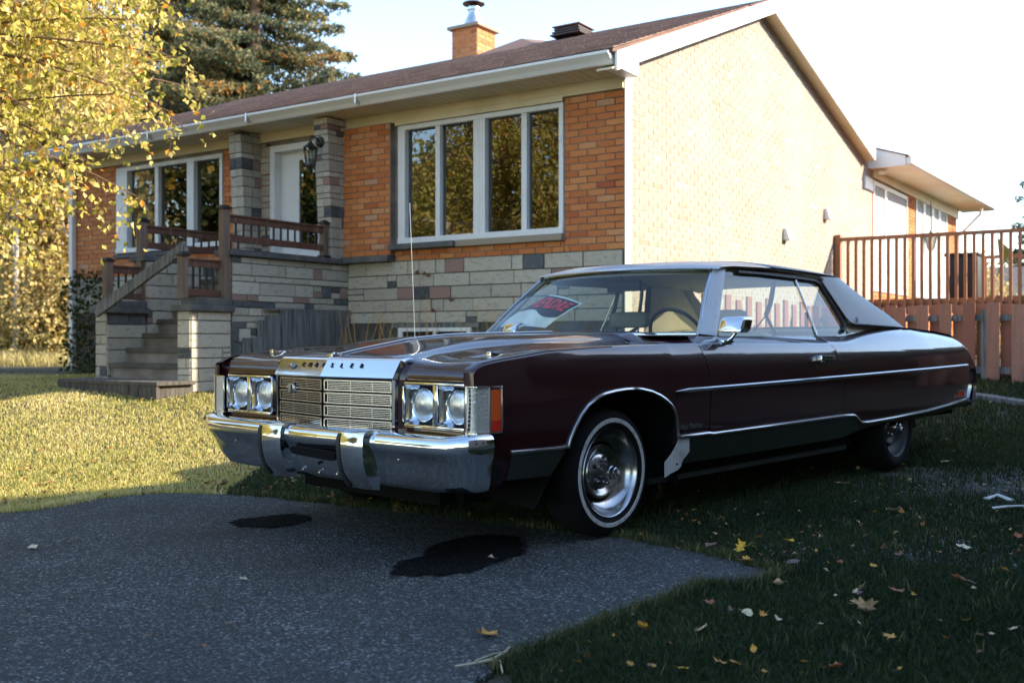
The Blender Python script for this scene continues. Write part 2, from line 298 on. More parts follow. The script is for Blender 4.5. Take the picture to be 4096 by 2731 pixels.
def oilmat():
    m = bpy.data.materials.new('soaked_in_oil'); m.use_nodes = True; t = m.node_tree; N = t.nodes.new; L = t.links.new; b = t.nodes['Principled BSDF']
    b.inputs['Base Color'].default_value = (.0042, .0042, .0045, 1); b.inputs['Roughness'].default_value = .9; b.inputs['Specular IOR Level'].default_value = .06
    tc = N('ShaderNodeTexCoord'); v = N('ShaderNodeTexVoronoi'); v.inputs['Scale'].default_value = 290; L(tc.outputs['Object'], v.inputs[0]); sp = N('ShaderNodeSeparateColor'); L(v.outputs['Color'], sp.inputs[0])
    r = N('ShaderNodeValToRGB'); r.color_ramp.elements[0].position = .93; r.color_ramp.elements[0].color = (.0042, .0042, .0045, 1); r.color_ramp.elements[1].position = .97; r.color_ramp.elements[1].color = (.06, .06, .06, 1); L(sp.outputs[0], r.inputs[0]); L(r.outputs[0], b.inputs['Base Color'])
    a = N('ShaderNodeAttribute'); a.attribute_name = 'edge'; n = N('ShaderNodeTexNoise'); n.inputs['Scale'].default_value = 28; n.inputs['Detail'].default_value = 8; L(tc.outputs['Object'], n.inputs[0])
    ad = N('ShaderNodeMath'); ad.operation = 'ADD'; L(a.outputs['Fac'], ad.inputs[0]); L(n.outputs['Fac'], ad.inputs[1])
    mr = N('ShaderNodeMapRange'); mr.inputs[1].default_value = .84; mr.inputs[2].default_value = 1.22; L(ad.outputs[0], mr.inputs[0])
    tr = N('ShaderNodeBsdfTransparent'); mx = N('ShaderNodeMixShader'); L(mr.outputs[0], mx.inputs[0]); L(tr.outputs[0], mx.inputs[1]); L(b.outputs[0], mx.inputs[2]); L(mx.outputs[0], t.nodes['Material Output'].inputs[0]); return m
M['oilsoak'] = oilmat()
def stain(name, pts, label, z=.0205):
    P = np.array(wobble([gp(u, v, .02) for u, v in pts], .008, 3, 5)); c = P.mean(0); n = len(P); rings = [(1.16, 0), (.80, 1), (.01, 1)]
    V = np.concatenate([np.column_stack([c + (P - c) * k, np.full(n, z)]) for k, _ in rings]); i = np.arange(n); j = (i + 1) % n
    F = np.concatenate([np.stack([q * n + i, q * n + j, (q + 1) * n + j, (q + 1) * n + i], -1) for q in (0, 1)])
    me = fastmesh(name, V, F, M['oilsoak']); a = me.attributes.new('edge', 'FLOAT', 'POINT'); a.data.foreach_set('value', np.concatenate([np.full(n, e) for _, e in rings]).astype(np.float32)); o = link(name, me); tag(o, label, 'oil stain')
stain('oil_stain', [(1545, 2300), (1560, 2268), (1600, 2240), (1690, 2225), (1700, 2195), (1780, 2160), (1880, 2140), (1990, 2133), (2070, 2140), (2110, 2175), (2095, 2215), (2010, 2245), (1900, 2285), (1780, 2305), (1640, 2303)], 'large dark oil stain on the asphalt in front of the car bumper')
stain('oil_stain', [(905, 2088), (960, 2075), (1080, 2060), (1180, 2053), (1250, 2062), (1245, 2080), (1180, 2098), (1080, 2110), (960, 2106)], 'small long oil stain on the asphalt near the lawn edge')
# worn gravelly patch and wood edging beside the fence
edg = Geo(); pth = [(3.3, 8.55), (4.1, 9.35), (5.2, 10.1), (6.6, 10.7), (8.5, 11.3)]
edg.tube([(x, y, float(gh(x, y)) + .03) for x, y in [gp(u, v, .12) for u, v in [(3610, 1650), (3720, 1652), (3830, 1658), (3960, 1662), (4110, 1668), (4300, 1672)]]], .05, 6)
tag(edg.obj('lawn_edging', M['woodgrey'], smooth=40), 'low grey timber edging between the rear lawn and the parking grass', 'lawn edging')
# ---- grass
def blades(name, X, Y, h, w, rnd, m, lean=.6, zoff=0, upw=None):
    n = len(X); Z = gh(X, Y) + zoff; a = rng.uniform(0, 2 * np.pi, n); la = rng.uniform(0, 2 * np.pi, n); ll = rng.uniform(.1, lean, n) * h
    dx, dy = np.cos(a) * w / 2, np.sin(a) * w / 2; lx, ly = np.cos(la) * ll, np.sin(la) * ll
    V = np.empty((n, 5, 3))
    V[:, 0] = np.stack([X - dx, Y - dy, Z - .01], -1); V[:, 1] = np.stack([X + dx, Y + dy, Z - .01], -1)
    mz = h * .55
    V[:, 2] = np.stack([X + dx * .8 + lx * .35, Y + dy * .8 + ly * .35, Z + mz], -1); V[:, 3] = np.stack([X - dx * .8 + lx * .35, Y - dy * .8 + ly * .35, Z + mz], -1)
    V[:, 4] = np.stack([X + lx, Y + ly, Z + h * np.sqrt(np.clip(1 - (ll / h) ** 2 * .6, .2, 1))], -1)
    b = np.arange(n)[:, None] * 5
    me = fastmesh(name, V.reshape(-1, 3), [b + np.array([0, 1, 2, 3]), b + np.array([3, 2, 4])], m, np.concatenate([rnd, rnd]))
    return tag(link(name, me), kind='stuff')
def noise2(X, Y, sc, seed):
    r = np.random.default_rng(seed); v = np.zeros_like(X); 
    for i in range(6):
        a = r.uniform(0, 6.28); f = sc * r.uniform(.6, 1.7); v += np.sin((X * np.cos(a) + Y * np.sin(a)) * f + r.uniform(0, 6.28))
    return v / 6
asph_np = asphw
tyres = [(-.21 + .925 * .734, 5.398 - .925 * .679), (-.21 + 3.15 * .679 + .925 * .734, 5.398 + 3.15 * .734 - .925 * .679)]
def scatter(n, x0, x1, y0, y1):
    # denser towards the camera
    u = rng.uniform(0, 1, n); Y = y0 * y1 / (y1 - u * (y1 - y0)); X = rng.uniform(-1, 1, n) * .56 * Y; k = (X > x0) & (X < x1) & ~in_poly(X, Y, asph_np); X, Y = X[k], Y[k]
    for tx, ty in tyres:
        k = (X - tx) ** 2 + (Y - ty) ** 2 > .12 ** 2; X, Y = X[k], Y[k]
    return X, Y
X, Y = scatter(520000, .0, 6, 2.2, 9.5)
bare = noise2(X, Y, 2.6, 4) + .5 * noise2(X, Y, 7, 5)
gravel = np.exp(-(((X - 3.4) / .9) ** 2 + ((Y - 6.4) / .7) ** 2)) + .7 * np.exp(-(((X - 1.75) / .55) ** 2 + ((Y - 4.35) / .3) ** 2))
k = rng.uniform(0, 1, len(X)) > np.clip((bare - .1) * 1.1, 0, .65) + .85 * gravel; X, Y = X[k], Y[k]
h = rng.uniform(.015, .05, len(X)) * (1 + .5 * noise2(X, Y, 3, 9)); w = .0018 + .00055 * Y
rn = np.clip(.28 + .3 * noise2(X, Y, 4, 8) + rng.normal(0, .2, len(X)), 0, 1)
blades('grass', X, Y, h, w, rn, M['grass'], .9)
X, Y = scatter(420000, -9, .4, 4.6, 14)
k = (X < -1.75 - .5 * (Y < 6.3)) | (Y > 9); Xd, Yd = X[~k], Y[~k]; X, Y = X[k], Y[k]  # splits the lawn into sunlit colour and darker car-shadow colour
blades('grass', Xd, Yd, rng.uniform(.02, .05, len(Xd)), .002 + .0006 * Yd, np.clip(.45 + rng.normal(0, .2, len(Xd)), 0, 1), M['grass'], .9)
k = rng.uniform(0, 1, len(X)) > np.clip(noise2(X, Y, 3, 14) * .5, 0, .4); X, Y = X[k], Y[k]
rn = np.clip(.5 + .28 * noise2(X, Y, 2.5, 18) + rng.normal(0, .22, len(X)), 0, 1)
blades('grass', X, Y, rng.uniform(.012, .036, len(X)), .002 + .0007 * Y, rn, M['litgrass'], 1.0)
X, Y = scatter(160000, .4, 12, 7.5, 17)
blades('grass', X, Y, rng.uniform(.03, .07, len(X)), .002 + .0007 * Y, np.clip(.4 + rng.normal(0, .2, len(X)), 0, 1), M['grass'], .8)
# taller tufts near the camera and along the drive's edge
cx, cy_ = scatter(2600, .0, 5, 2.2, 7.5); k = rng.uniform(0, 1, len(cx)) < .8; cx, cy_ = cx[k], cy_[k]
ea = np.array(asph_np); ei = rng.integers(0, 150, 1500) % (len(ea) - 1); tt_ = rng.uniform(0, 1, 1500); ex = ea[ei, 0] * (1 - tt_) + ea[ei + 1, 0] * tt_; ey = ea[ei, 1] * (1 - tt_) + ea[ei + 1, 1] * tt_; k = (ey > 2) & (ey < 8) & (np.abs(ex) < 4); ex, ey = ex[k], ey[k]
X = np.repeat(np.concatenate([cx, ex]), 12); Y = np.repeat(np.concatenate([cy_, ey]), 12); X = X + rng.normal(0, .022, len(X)); Y = Y + rng.normal(0, .022, len(Y))
tr_ = np.repeat(rng.uniform(0, 1, len(cx) + len(ex)), 12)
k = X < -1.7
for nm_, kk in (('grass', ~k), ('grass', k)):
    if kk.sum(): blades(nm_, X[kk], Y[kk], rng.uniform(.02, .06, kk.sum()) * (.5 + .8 * tr_[kk]), .0016 + .0005 * Y[kk], np.clip(.2 + .75 * tr_[kk] ** 1.6 + rng.normal(0, .12, kk.sum()), 0, 1), M['grass'] if nm_ and not kk is k else M['litgrass'], .75)  # tufts at left take the sunlit lawn colour
# grey stones lying in the worn spots
def pebbles(name, X, Y, s, rnd, m, zo=0):
    n = len(X); base = np.array([(1, 0, 0), (.3, .95, .1), (-.8, .6, 0), (-.8, -.6, 0), (.3, -.95, 0), (0, 0, .7)]); a = rng.uniform(0, 6.28, n); c, sn = np.cos(a), np.sin(a)
    V = np.empty((n, 6, 3)); B = base[None] * s[:, None, None] * rng.uniform(.7, 1.3, (n, 6, 1))
    V[..., 0] = X[:, None] + B[..., 0] * c[:, None] - B[..., 1] * sn[:, None]; V[..., 1] = Y[:, None] + B[..., 0] * sn[:, None] + B[..., 1] * c[:, None]
    V[..., 2] = gh(X, Y)[:, None] + B[..., 2] + zo; b = np.arange(n)[:, None] * 6
    F = np.concatenate([b + np.array(t) for t in [(0, 1, 5), (1, 2, 5), (2, 3, 5), (3, 4, 5), (4, 0, 5)]])
    return tag(link(name, fastmesh(name, V.reshape(-1, 3), F, m, np.tile(rnd, 5))), kind='stuff')
M['pebble'] = mat('grey_gravel', rough=.9, rndcol=[(0, (.03, .03, .032)), (.6, (.09, .09, .095)), (1, (.26, .26, .26))])
gx = np.concatenate([rng.normal(3.5, .7, 4500), rng.normal(1.75, .5, 2500)]); gy = np.concatenate([rng.normal(6.4, .5, 4500), rng.normal(4.35, .25, 2500)])
k = ~in_poly(gx, gy, asph_np); gx, gy = gx[k], gy[k]
pebbles('gravel', gx, gy, rng.uniform(.003, .011, len(gx)), rng.uniform(0, 1, len(gx)), M['pebble'], .003)
# loose chips on the asphalt (real relief near the camera)
u = rng.uniform(0, 1, 90000); gy = 2.2 * 6.6 / (6.6 - u * 4.4); gx = rng.uniform(-.52, .4, len(u)) * gy; k = in_poly(gx, gy, asph_np); gx, gy = gx[k], gy[k]
pebbles('asphalt_chips', gx, gy, rng.uniform(.0011, .0027, len(gx)) * (1 + .1 * gy), rng.uniform(0, 1, len(gx)) ** 1.5 * .75, M['pebble'], .0155)
# ---- fallen leaves
def leaf_outline(kind, r):
    if kind == 'maple':
        a = [(0, -.5), (.10, -.22), (.42, -.34), (.34, -.10), (.56, .06), (.36, .14), (.38, .36), (.16, .28), (0, .60), (-.16, .28), (-.38, .36), (-.36, .14), (-.56, .06), (-.34, -.10), (-.42, -.34), (-.10, -.22)]
    else:
        a = [(0, -.5), (.16, -.40), (.36, -.16), (.40, .05), (.30, .28), (.12, .46), (0, .6), (-.12, .46), (-.30, .28), (-.40, .05), (-.36, -.16), (-.16, -.40)]
    return [(x * r.uniform(.85, 1.15), y * r.uniform(.88, 1.12)) for x, y in a]
def leaf_mesh(kind, col, seed, curl):
    r = random.Random(seed); o = leaf_outline(kind, r); g = Geo(); cen = (0, .02, 0.0)
    fz = lambda x, y: curl * (1.6 * x * x + .8 * y * y) + .12 * curl * math.sin(9 * x + seed) + .1 * curl * math.cos(7 * y)
    ring = [(x, y, fz(x, y) + r.uniform(-.02, .05)) for x, y in o]; mid = [(x * .5, y * .5, fz(x * .5, y * .5) * .8) for x, y in o]
    n = len(o); g.add([cen] + mid + ring, [(0, 1 + i, 1 + (i + 1) % n) for i in range(n)] + [(1 + i, 1 + n + i, 1 + n + (i + 1) % n, 1 + (i + 1) % n) for i in range(n)], col)
    g.tube([(0, -.45, ring[0][2]), (.03, -.68, ring[0][2] + .05), (.1, -.85, ring[0][2] + .02)], .012, 4)
    return g
LM = {}
for nm, c in dict(ochre=(.62, .31, .05), tan=(.62, .43, .28), rust=(.34, .11, .035), brown=(.20, .10, .06), yellow=(.72, .42, .04), plum=(.17, .11, .11), straw=(.62, .54, .36)).items():
    LM[nm] = mat(nm + '_dry_leaf', c, .65, noise=[(2.2, tuple(v * .5 for v in c), .45, .75, G1), (9, tuple(min(1, v * 1.4) for v in c), .6, .75, G1)], bump=(7, .5, .05))
lseed = 0
def leaf(u, v, px, kind, cn, label, on=0.004, grp=None, tilt=.25):
    global lseed; lseed += 1; z = .02 if on == 'a' else .03
    x, y = gp(u, v, z); s = px / 4094 * y
    o = leaf_mesh(kind, .5, lseed, random.uniform(.25, .6)).obj('fallen_leaf', LM[cn], smooth=60, recalc=False); o.scale = (s, s, s)
    o.location = (x, y, float(gh(x, y)) + (.024 if on == 'a' else .040)); o.rotation_euler = (random.uniform(-tilt, tilt) + .1, random.uniform(-tilt, tilt), random.uniform(0, 6.28)); tag(o, label, 'leaf', grp or 'fallen leaves on the ground')
leaf(1952, 2540, 92, 'maple', 'ochre', 'large ochre maple leaf lying flat on the asphalt near its right edge', 'a')
leaf(975, 2317, 42, 'oval', 'straw', 'small pale straw leaf alone in the middle of the asphalt', 'a')
leaf(134, 2190, 52, 'oval', 'straw', 'pale straw leaf on the asphalt at far left', 'a')
leaf(1965, 2231, 30, 'oval', 'tan', 'small tan leaf lying inside the large oil stain', 'a')
leaf(3455, 2437, 100, 'maple', 'tan', 'biggest tan maple leaf standing in the grass at lower right', tilt=.9)
leaf(3440, 2370, 62, 'maple', 'tan', 'curled tan leaf just behind the biggest maple leaf', tilt=.7)
leaf(3371, 1938, 58, 'oval', 'tan', 'pale tan leaf in the dark grass behind the front wheel')
leaf(3572, 2046, 62, 'oval', 'straw', 'pale rounded leaf upright in the grass right of the car', tilt=.8)
leaf(2964, 2200, 66, 'maple', 'yellow', 'bright yellow leaf in the grass by the asphalt tip', tilt=.6)
leaf(3158, 2171, 44, 'oval', 'yellow', 'yellow oval leaf right of the bright yellow leaf')
leaf(2983, 2247, 48, 'maple', 'ochre', 'ochre leaf lying on the asphalt border below the bright yellow leaf')
leaf(2842, 2188, 60, 'oval', 'brown', 'brown curled leaf at the asphalt border left of the bright yellow leaf')
leaf(3112, 2340, 46, 'oval', 'tan', 'tan leaf standing at the very tip of the asphalt', tilt=1.0)
leaf(2570, 2515, 66, 'oval', 'ochre', 'ochre leaf upright at the edge of the asphalt', tilt=.9)
leaf(2806, 2525, 60, 'maple', 'tan', 'crumpled tan leaf in the grass left of centre foreground', tilt=.7)
leaf(2987, 2463, 52, 'oval', 'straw', 'narrow whitish leaf blade in the grass, left of a matching one', tilt=.8)
leaf(3108, 2484, 42, 'oval', 'straw', 'second narrow whitish leaf in the grass, the right one of two', tilt=.8)
leaf(3342, 2680, 74, 'maple', 'rust', 'rust coloured maple leaf at the bottom of the picture')
leaf(2940, 2663, 50, 'oval', 'ochre', 'ochre oval leaf at the bottom edge between two ragged ones')
leaf(2880, 2660, 58, 'maple', 'ochre', 'ragged ochre leaf at the bottom edge, left of the oval one')
leaf(2733, 2685, 46, 'oval', 'yellow', 'yellow leaf half hidden in grass at the bottom edge')
leaf(2310, 2658, 36, 'oval', 'yellow', 'small yellow leaf standing in the grass at the asphalt corner', tilt=.9)
leaf(3562, 2558, 58, 'maple', 'ochre', 'ochre leaf in the grass below the biggest tan leaf')
leaf(3780, 2560, 38, 'oval', 'ochre', 'small ochre leaf at the far right of the foreground grass')
leaf(3835, 2322, 66, 'maple', 'rust', 'rust maple leaf in the grass at right, middle distance')
leaf(3585, 2370, 60, 'maple', 'rust', 'rust leaf pair member right of the curled tan leaf')
leaf(3848, 2196, 66, 'oval', 'straw', 'long straw coloured leaf at right, lying flat')
leaf(3170, 2257, 54, 'oval', 'plum', 'dark plum grey curled leaf in the worn patch')
leaf(2835, 2420, 50, 'maple', 'rust', 'dark rust leaf in the grass beside the asphalt')
leaf(2405, 2130, 44, 'oval', 'brown', 'brown leaf against the bottom of the front tyre')
leaf(3860, 1725, 40, 'maple', 'ochre', 'ochre leaf on the gravelly ground behind the car')
leaf(3780, 1850, 36, 'oval', 'tan', 'tan leaf on the gravelly ground right of the rear wheel')
leaf(850, 1958, 44, 'maple', 'yellow', 'orange yellow leaf in the shaded grass left of the bumper', tilt=.8)
leaf(895, 1940, 46, 'maple', 'tan', 'tan leaf in the shaded grass beside the orange one', tilt=.7)
rr = random.Random(11)
for i in range(60):
    u, v = rr.uniform(2200, 4090), rr.uniform(2150, 2720)
    x, y = gp(u, v)
    if in_poly(np.array([x]), np.array([y]), asph_np)[0]: continue
    leaf(u, v, rr.uniform(16, 40), rr.choice(['oval', 'maple']), rr.choice(['rust', 'brown', 'brown', 'ochre', 'tan', 'plum']), 'small dry leaf among others in the dark foreground grass', grp='small dry leaves in the foreground grass', tilt=.5)
for i in range(14):
    u, v = rr.uniform(150, 1850), rr.uniform(2150, 2700)
    leaf(u, v, rr.uniform(10, 24), 'oval', rr.choice(['rust', 'brown']), 'tiny brown leaf scrap on the open asphalt', 'a', 'tiny leaf scraps on the asphalt', .1)
def litter(name, X, Y, s, m, up=.02):
    n = len(X); a = rng.uniform(0, 6.28, n); c, sn = np.cos(a), np.sin(a); B = np.array([(0, -.6), (.42, 0), (0, .6), (-.42, 0)])
    V = np.empty((n, 4, 3)); V[..., 0] = X[:, None] + s[:, None] * (B[:, 0] * c[:, None] - B[:, 1] * sn[:, None]); V[..., 1] = Y[:, None] + s[:, None] * (B[:, 0] * sn[:, None] + B[:, 1] * c[:, None])
    V[..., 2] = gh(X, Y)[:, None] + up + s[:, None] * rng.uniform(-.3, .6, (n, 4)); b = np.arange(n)[:, None] * 4
    return tag(link(name, fastmesh(name, V.reshape(-1, 3), b + np.array([0, 1, 2, 3]), m, rng.uniform(0, 1, n))), kind='stuff')
X, Y = scatter(5200, -9, 12, 4.3, 15); k = (X < -.5) | (rng.uniform(0, 1, len(X)) < .16); X, Y = X[k], Y[k]; litter('leaf_litter', X, Y, rng.uniform(.010, .032, len(X)), M['litter'], .03)
# dry twig and birch bark scraps
g = Geo(); tw = [gp(u, v, .03) for u, v in [(1820, 2668), (1880, 2660), (1960, 2645), (2010, 2620), (2040, 2590)]]
g.tube([(x, y, .035) for x, y in tw], [.002, .003, .004, .0035, .002], 5); t2 = [gp(u, v, .03) for u, v in [(1960, 2645), (2000, 2640), (2010, 2690)]]; g.tube([(x, y, .032) for x, y in t2], .002, 5)
t3 = [gp(u, v, .03) for u, v in [(1900, 2655), (1975, 2625), (2030, 2618)]]; g.tube([(x, y, .04) for x, y in t3], .0018, 5)
tag(g.obj('dry_twig', LM['straw']), 'pale dry forked twig lying on the asphalt corner', 'twig')
for i, (pts, lb) in enumerate([([(3945, 1993), (3990, 1986), (4045, 2000)], 'upper white birch bark strip on the ground at right'), ([(3968, 2030), (4020, 2033), (4100, 2022)], 'lower white birch bark strip on the ground at right')]):
    g = Geo(); P = [gp(u, v, .03) for u, v in pts]; g.tube([(x, y, .03 + .012 * (j % 2)) for j, (x, y) in enumerate(P)], .022, 6, rz=.006); tag(g.obj('bark_scrap', M['stump'], smooth=40), lb, 'bark')
# ================================================================ CAR  (x to the rear from the front axle, y to the driver's side, z up; x is mirrored when meshes are made)
TH = R_(42.8)
car = empty('parked_car', (-.212, 5.398, 0), math.atan2(-math.cos(TH), -math.sin(TH)))
tag(car, 'dark maroon 1970s two door hardtop with grey vinyl roof parked half on grass', 'car')
def part(g, name, m, parent=None, smooth=35, bevel=0, label=None, **k):
    o = g.obj(name, M[m] if isinstance(m, str) else m, parent or car, smooth=smooth, fx=True, bevel=bevel, **k)
    if label: o['label'] = label
    return o
WX = [(-.95, .945), (-.7, .964), (0, .978), (1, .99), (2.5, .99), (3.8, .975), (4.6, .945), (4.9, .925)]
PZ = [(.25, -.09), (.33, -.062), (.40, -.034), (.455, -.018), (.6, -.003), (.7, 0), (.8, -.006), (.86, -.016), (.885, -.026), (.905, -.042)]
SG = 1
def sy(x, z): return interp(WX, x) + interp(PZ, z) + (.032 * ss((.4 - x) / 1.0) if SG < 0 else 0)
CY = .035   # the nose sits slightly off the measured centre line
ZC = [(-.95, .785), (-.935, .800), (-.915, .816), (-.885, .828), (-.85, .837), (-.77, .848), (-.48, .878), (-.13, .892), (.27, .901), (.71, .908), (1.25, .908), (2.4, .901), (3.2, .905), (4.0, .905), (4.55, .892), (4.66, .87), (4.75, .82), (4.88, .69)]
ZT = [(2.3, .958), (2.6, .968), (2.8, .985), (3.3, 1.016), (3.7, 1.022), (4.2, 1.0), (4.5, .978), (4.6, .965), (4.66, .942), (4.73, .885), (4.8, .80), (4.88, .72)]
def resamp(pts, n):
    pts = np.array(pts, float); d = np.concatenate([[0], np.cumsum(np.hypot(*np.diff(pts, axis=0).T))]); t = np.linspace(0, d[-1], n)
    return np.stack([np.interp(t, d, pts[:, 0]), np.interp(t, d, pts[:, 1])], -1)
def smoothpoly(pts, it=1):
    for _ in range(it):
        q = [pts[0]]
        for a, b in zip(pts[:-1], pts[1:]): q += [(a[0] * .75 + b[0] * .25, a[1] * .75 + b[1] * .25), (a[0] * .25 + b[0] * .75, a[1] * .25 + b[1] * .75)]
        q.append(pts[-1]); pts = q
    return pts
def seamF(z): return float(np.interp(z, [.30, .45, .70, .80, .905], [.762, .762, .759, .735, .70]))
def seamR(z): return float(np.interp(z, [.30, .46, .707, .80, .89, .95], [2.328, 2.324, 2.312, 2.285, 2.222, 2.10]))
VR = [0, .08, .16, .25, .35, .45, .55, .65, .74, .82, .89, .95, 1]
def sidegrid(bot, top, sgn, xl=None, xr=None):
    rows = []
    for v in VR:
        row = []
        for (xb, zb), (xt, zt) in zip(bot, top):
            z = lerp(zb, zt, v); x = lerp(xb, xt, v); row.append([x, z])
        rows.append(row)
    out = []
    for row in rows:
        r = []
        n = len(row)
        for j, (x, z) in enumerate(row):
            if xl and j == 0: x = xl(z) + .003
            if xr and j == n - 1: x = xr(z) - .003
            r.append((x, sgn * sy(x, z), z))
        out.append(r)
    return out
ARCH = [(-.36, .462), (-.350, .50), (-.325, .55), (-.288, .603), (-.240, .645), (-.177, .676), (-.12, .692), (-.05, .701), (.03, .706), (.094, .706), (.16, .701), (.231, .689), (.30, .668), (.346, .648), (.395, .62), (.425, .59), (.455, .54), (.472, .49), (.480, .452)]
for sgn in (1, -1):
    SG = sgn
    # fender: grid between bottom boundary (with arch) and crease
    bot = [(-.93, .43), (-.86, .395), (-.72, .35), (-.56, .345), (-.43, .342), (-.405, .37), (-.385, .41)] + ARCH + [(.478, .42), (.465, .36), (.44, .304), (.55, .304), (.66, .304), (.762, .304)]
    bot = [tuple(p) for p in bot]; nb = len(bot)
    bx_ = [p[0] for p in bot]; tx = list(np.maximum.accumulate(bx_)); 
    tx = [lerp(-.93, .70, (x + .93) / (.762 + .93)) for x in tx]
    for i in range(1, nb):
        if tx[i] <= tx[i - 1] + .004: tx[i] = tx[i - 1] + .004
    s0 = tx[-1]; tx = [-.93 + (x + .93) * (.70 + .93) / (s0 + .93) for x in tx]
    top = [(x, interp(ZC, x)) for x in tx]
    g = Geo(); g.grid(sidegrid(bot, top, sgn, None, seamF))
    # crease to hood seam strip
    xs_ = np.linspace(-.93, .70, 30); rows = []
    for x in xs_:
        zc = interp(ZC, x); y = sy(x, zc); rows.append([(x, sgn * y, zc), (x, sgn * (y - .004), zc + .006), (x, sgn * (y - .014), zc + .012), (x, sgn * (y - .05), zc + .013)])
    g.grid(rows)
    # front edge return and lip
    rows = []
    for z in np.linspace(.43, interp(ZC, -.93), 8): y = sy(-.93, z); rows.append([(-.93, sgn * y, z), (-.938, sgn * (y - .012), z), (-.936, sgn * (y - .05), z)])
    g.grid(rows)
    part(g, 'fender', 'paint', smooth=40)
    # door
    g = Geo(); bx1 = np.linspace(.762, 2.328, 24); txs = np.linspace(.70, 2.21, 24)
    g.grid(sidegrid([(x, .304) for x in bx1], [(x, interp(ZC, x)) for x in txs], sgn, seamF, seamR))
    rows = []
    for i, x in enumerate(txs):
        zc = interp(ZC, x); y = sy(x, zc); zb = lerp(.953, .957, i / 23); k = ss((x - .72) / .25); zs = lerp(zc + .014, zb, k)
        xo = x + lerp(0, -.09, i / 23)
        rows.append([(x, sgn * y, zc), (x, sgn * (y - .005), zc + .006), (x, sgn * (y - .018), lerp(zc + .010, zc + .013, k)), (lerp(x, xo, .4), sgn * lerp(y - .03, .905, k), lerp(zc + .012, zc + .024, k)), (xo, sgn * lerp(y - .05, .868, k), zs)])
    g.grid(rows); door = part(g, 'door', 'paint', smooth=40)
    g = Geo(); hx = (1.945, 2.135); zz = .822
    g.box(hx[0] + .035, hx[1], sgn * (sy(2, zz) + .012), sgn * (sy(2, zz) + .034), zz - .008, zz + .016)
    g.box(hx[0], hx[0] + .045, sgn * (sy(2, zz) - .01), sgn * (sy(2, zz) + .038), zz - .022, zz + .018)
    g.box(hx[1] - .03, hx[1], sgn * (sy(2, zz) - .01), sgn * (sy(2, zz) + .020), zz - .008, zz + .014)
    g.box(hx[0] + .04, hx[1] - .03, sgn * (sy(2, zz) - .004), sgn * (sy(2, zz) + .003), zz - .036, zz - .026)
    part(g, 'door_handle', 'chrome', door, bevel=.004)
    # quarter panel
    qb = [(2.33, .304), (2.45, .31), (2.601, .335), (2.75, .352), (2.9, .360), (3.3, .362), (3.7, .360), (4.0, .372), (4.3, .388), (4.6, .408), (4.80, .428), (4.90, .455)]
    qt = [(2.205, 0), (2.36, 0), (2.5, 0), (2.7, 0), (2.9, 0), (3.3, 0), (3.7, 0), (4.0, 0), (4.3, 0), (4.52, 0), (4.68, 0), (4.86, 0)]
    qb = resamp(qb, 34); qx = np.interp(np.linspace(0, 1, 34), np.linspace(0, 1, 12), [p[0] for p in qt])
    g = Geo(); g.grid(sidegrid([tuple(p) for p in qb], [(x, interp(ZC, x)) for x in qx], sgn, seamR, None))
    rows = []
    for x in qx:
        zc = interp(ZC, x); zt = max(interp(ZT, x), zc + .012); y = sy(x, zc); k = ss((x - 2.2) / .9); r = []
        for fy, fz in [(0, 0), (.006, .12), (.02, .32), (.045, .58), (.08, .82), (.115, .95), (.155, 1)]:
            r.append((x, sgn * (y - fy), zc + (zt - zc) * fz))
        r0 = [(x, sgn * y, zc), (x, sgn * (y - .005), zc + .006), (x, sgn * (y - .018), zc + .013), (x, sgn * .93, zc + .016), (x, sgn * .905, zc + .024), (x, sgn * .885, zc + .04), (x - .05, sgn * .862, .957)]
        rows.append([tuple(lerp(a, b, k) for a, b in zip(p, q)) for p, q in zip(r0, r)])
    g.grid(rows); quarter = part(g, 'quarter_panel', 'paint', smooth=45)
    # trim strips
    g = Geo(); tr = [(x, sgn * (sy(x, lerp(.676, .728, (x - .43) / 4.2)) + .004), lerp(.680, .728, (x - .43) / 4.2)) for x in np.linspace(.44, 4.63, 40)]
    g.tube(tr[:3], [.002, .012, .012], 6, rz=None); g.tube(tr[2:], .010, 6, rz=.0115); part(g, 'side_moulding', 'alu', smooth=50)
    g = Geo(); g.tube([(x, sgn * (y * sgn + .006), z) for x, y, z in tr[3:18]], .0065, 4, rz=.0042); part(g, 'moulding_insert', 'black')
    g = Geo(); g.tube([(x, sgn * (sy(x, .465) + .004), z) for x, z in [(-.72, .470), (-.55, .468), (-.40, .466), (-.368, .470)]] + [(x, sgn * (sy(x, z) + .004), z) for x, z in ARCH], .0085, 6); part(g, 'arch_moulding', 'alu', smooth=60)
    lt = [(.495, .450), (.6, .451), (.755, .453), (.80, .447), (1.3, .449), (1.8, .451), (2.3, .454), (2.42, .453), (2.485, .450), (2.53, .435), (2.58, .413), (2.62, .400), (2.68, .391), (2.8, .389), (3.2, .394), (3.8, .408), (4.3, .432), (4.68, .458)]
    g = Geo(); g.tube([(x, sgn * (sy(x, z) + .005), z) for x, z in lt], .0105, 6); part(g, 'lower_moulding', 'alu', smooth=60)
    # grey lower panels
    for nm, A, B in [('lower_panel', [(-.715, .464), (-.60, .463), (-.48, .462), (-.374, .461)], [(-.712, .352), (-.60, .349), (-.52, .347), (-.432, .346)]),
                     ('lower_panel', [(p[0], p[1] - .008) for p in lt[:13]], [(.44, .306), (.6, .306), (.76, .306), (.8, .306), (1.3, .306), (1.8, .307), (2.28, .308), (2.38, .312), (2.46, .318), (2.52, .325), (2.56, .33), (2.60, .336), (2.64, .345)])]:
        g = Geo(); rows = [[(x, sgn * (sy(x, z) + .0035), z) for x, z in [(lerp(a[0], b[0], t), lerp(a[1], b[1], t)) for a, b in zip(A, B)]] for t in (0, .25, .5, .75, 1)]
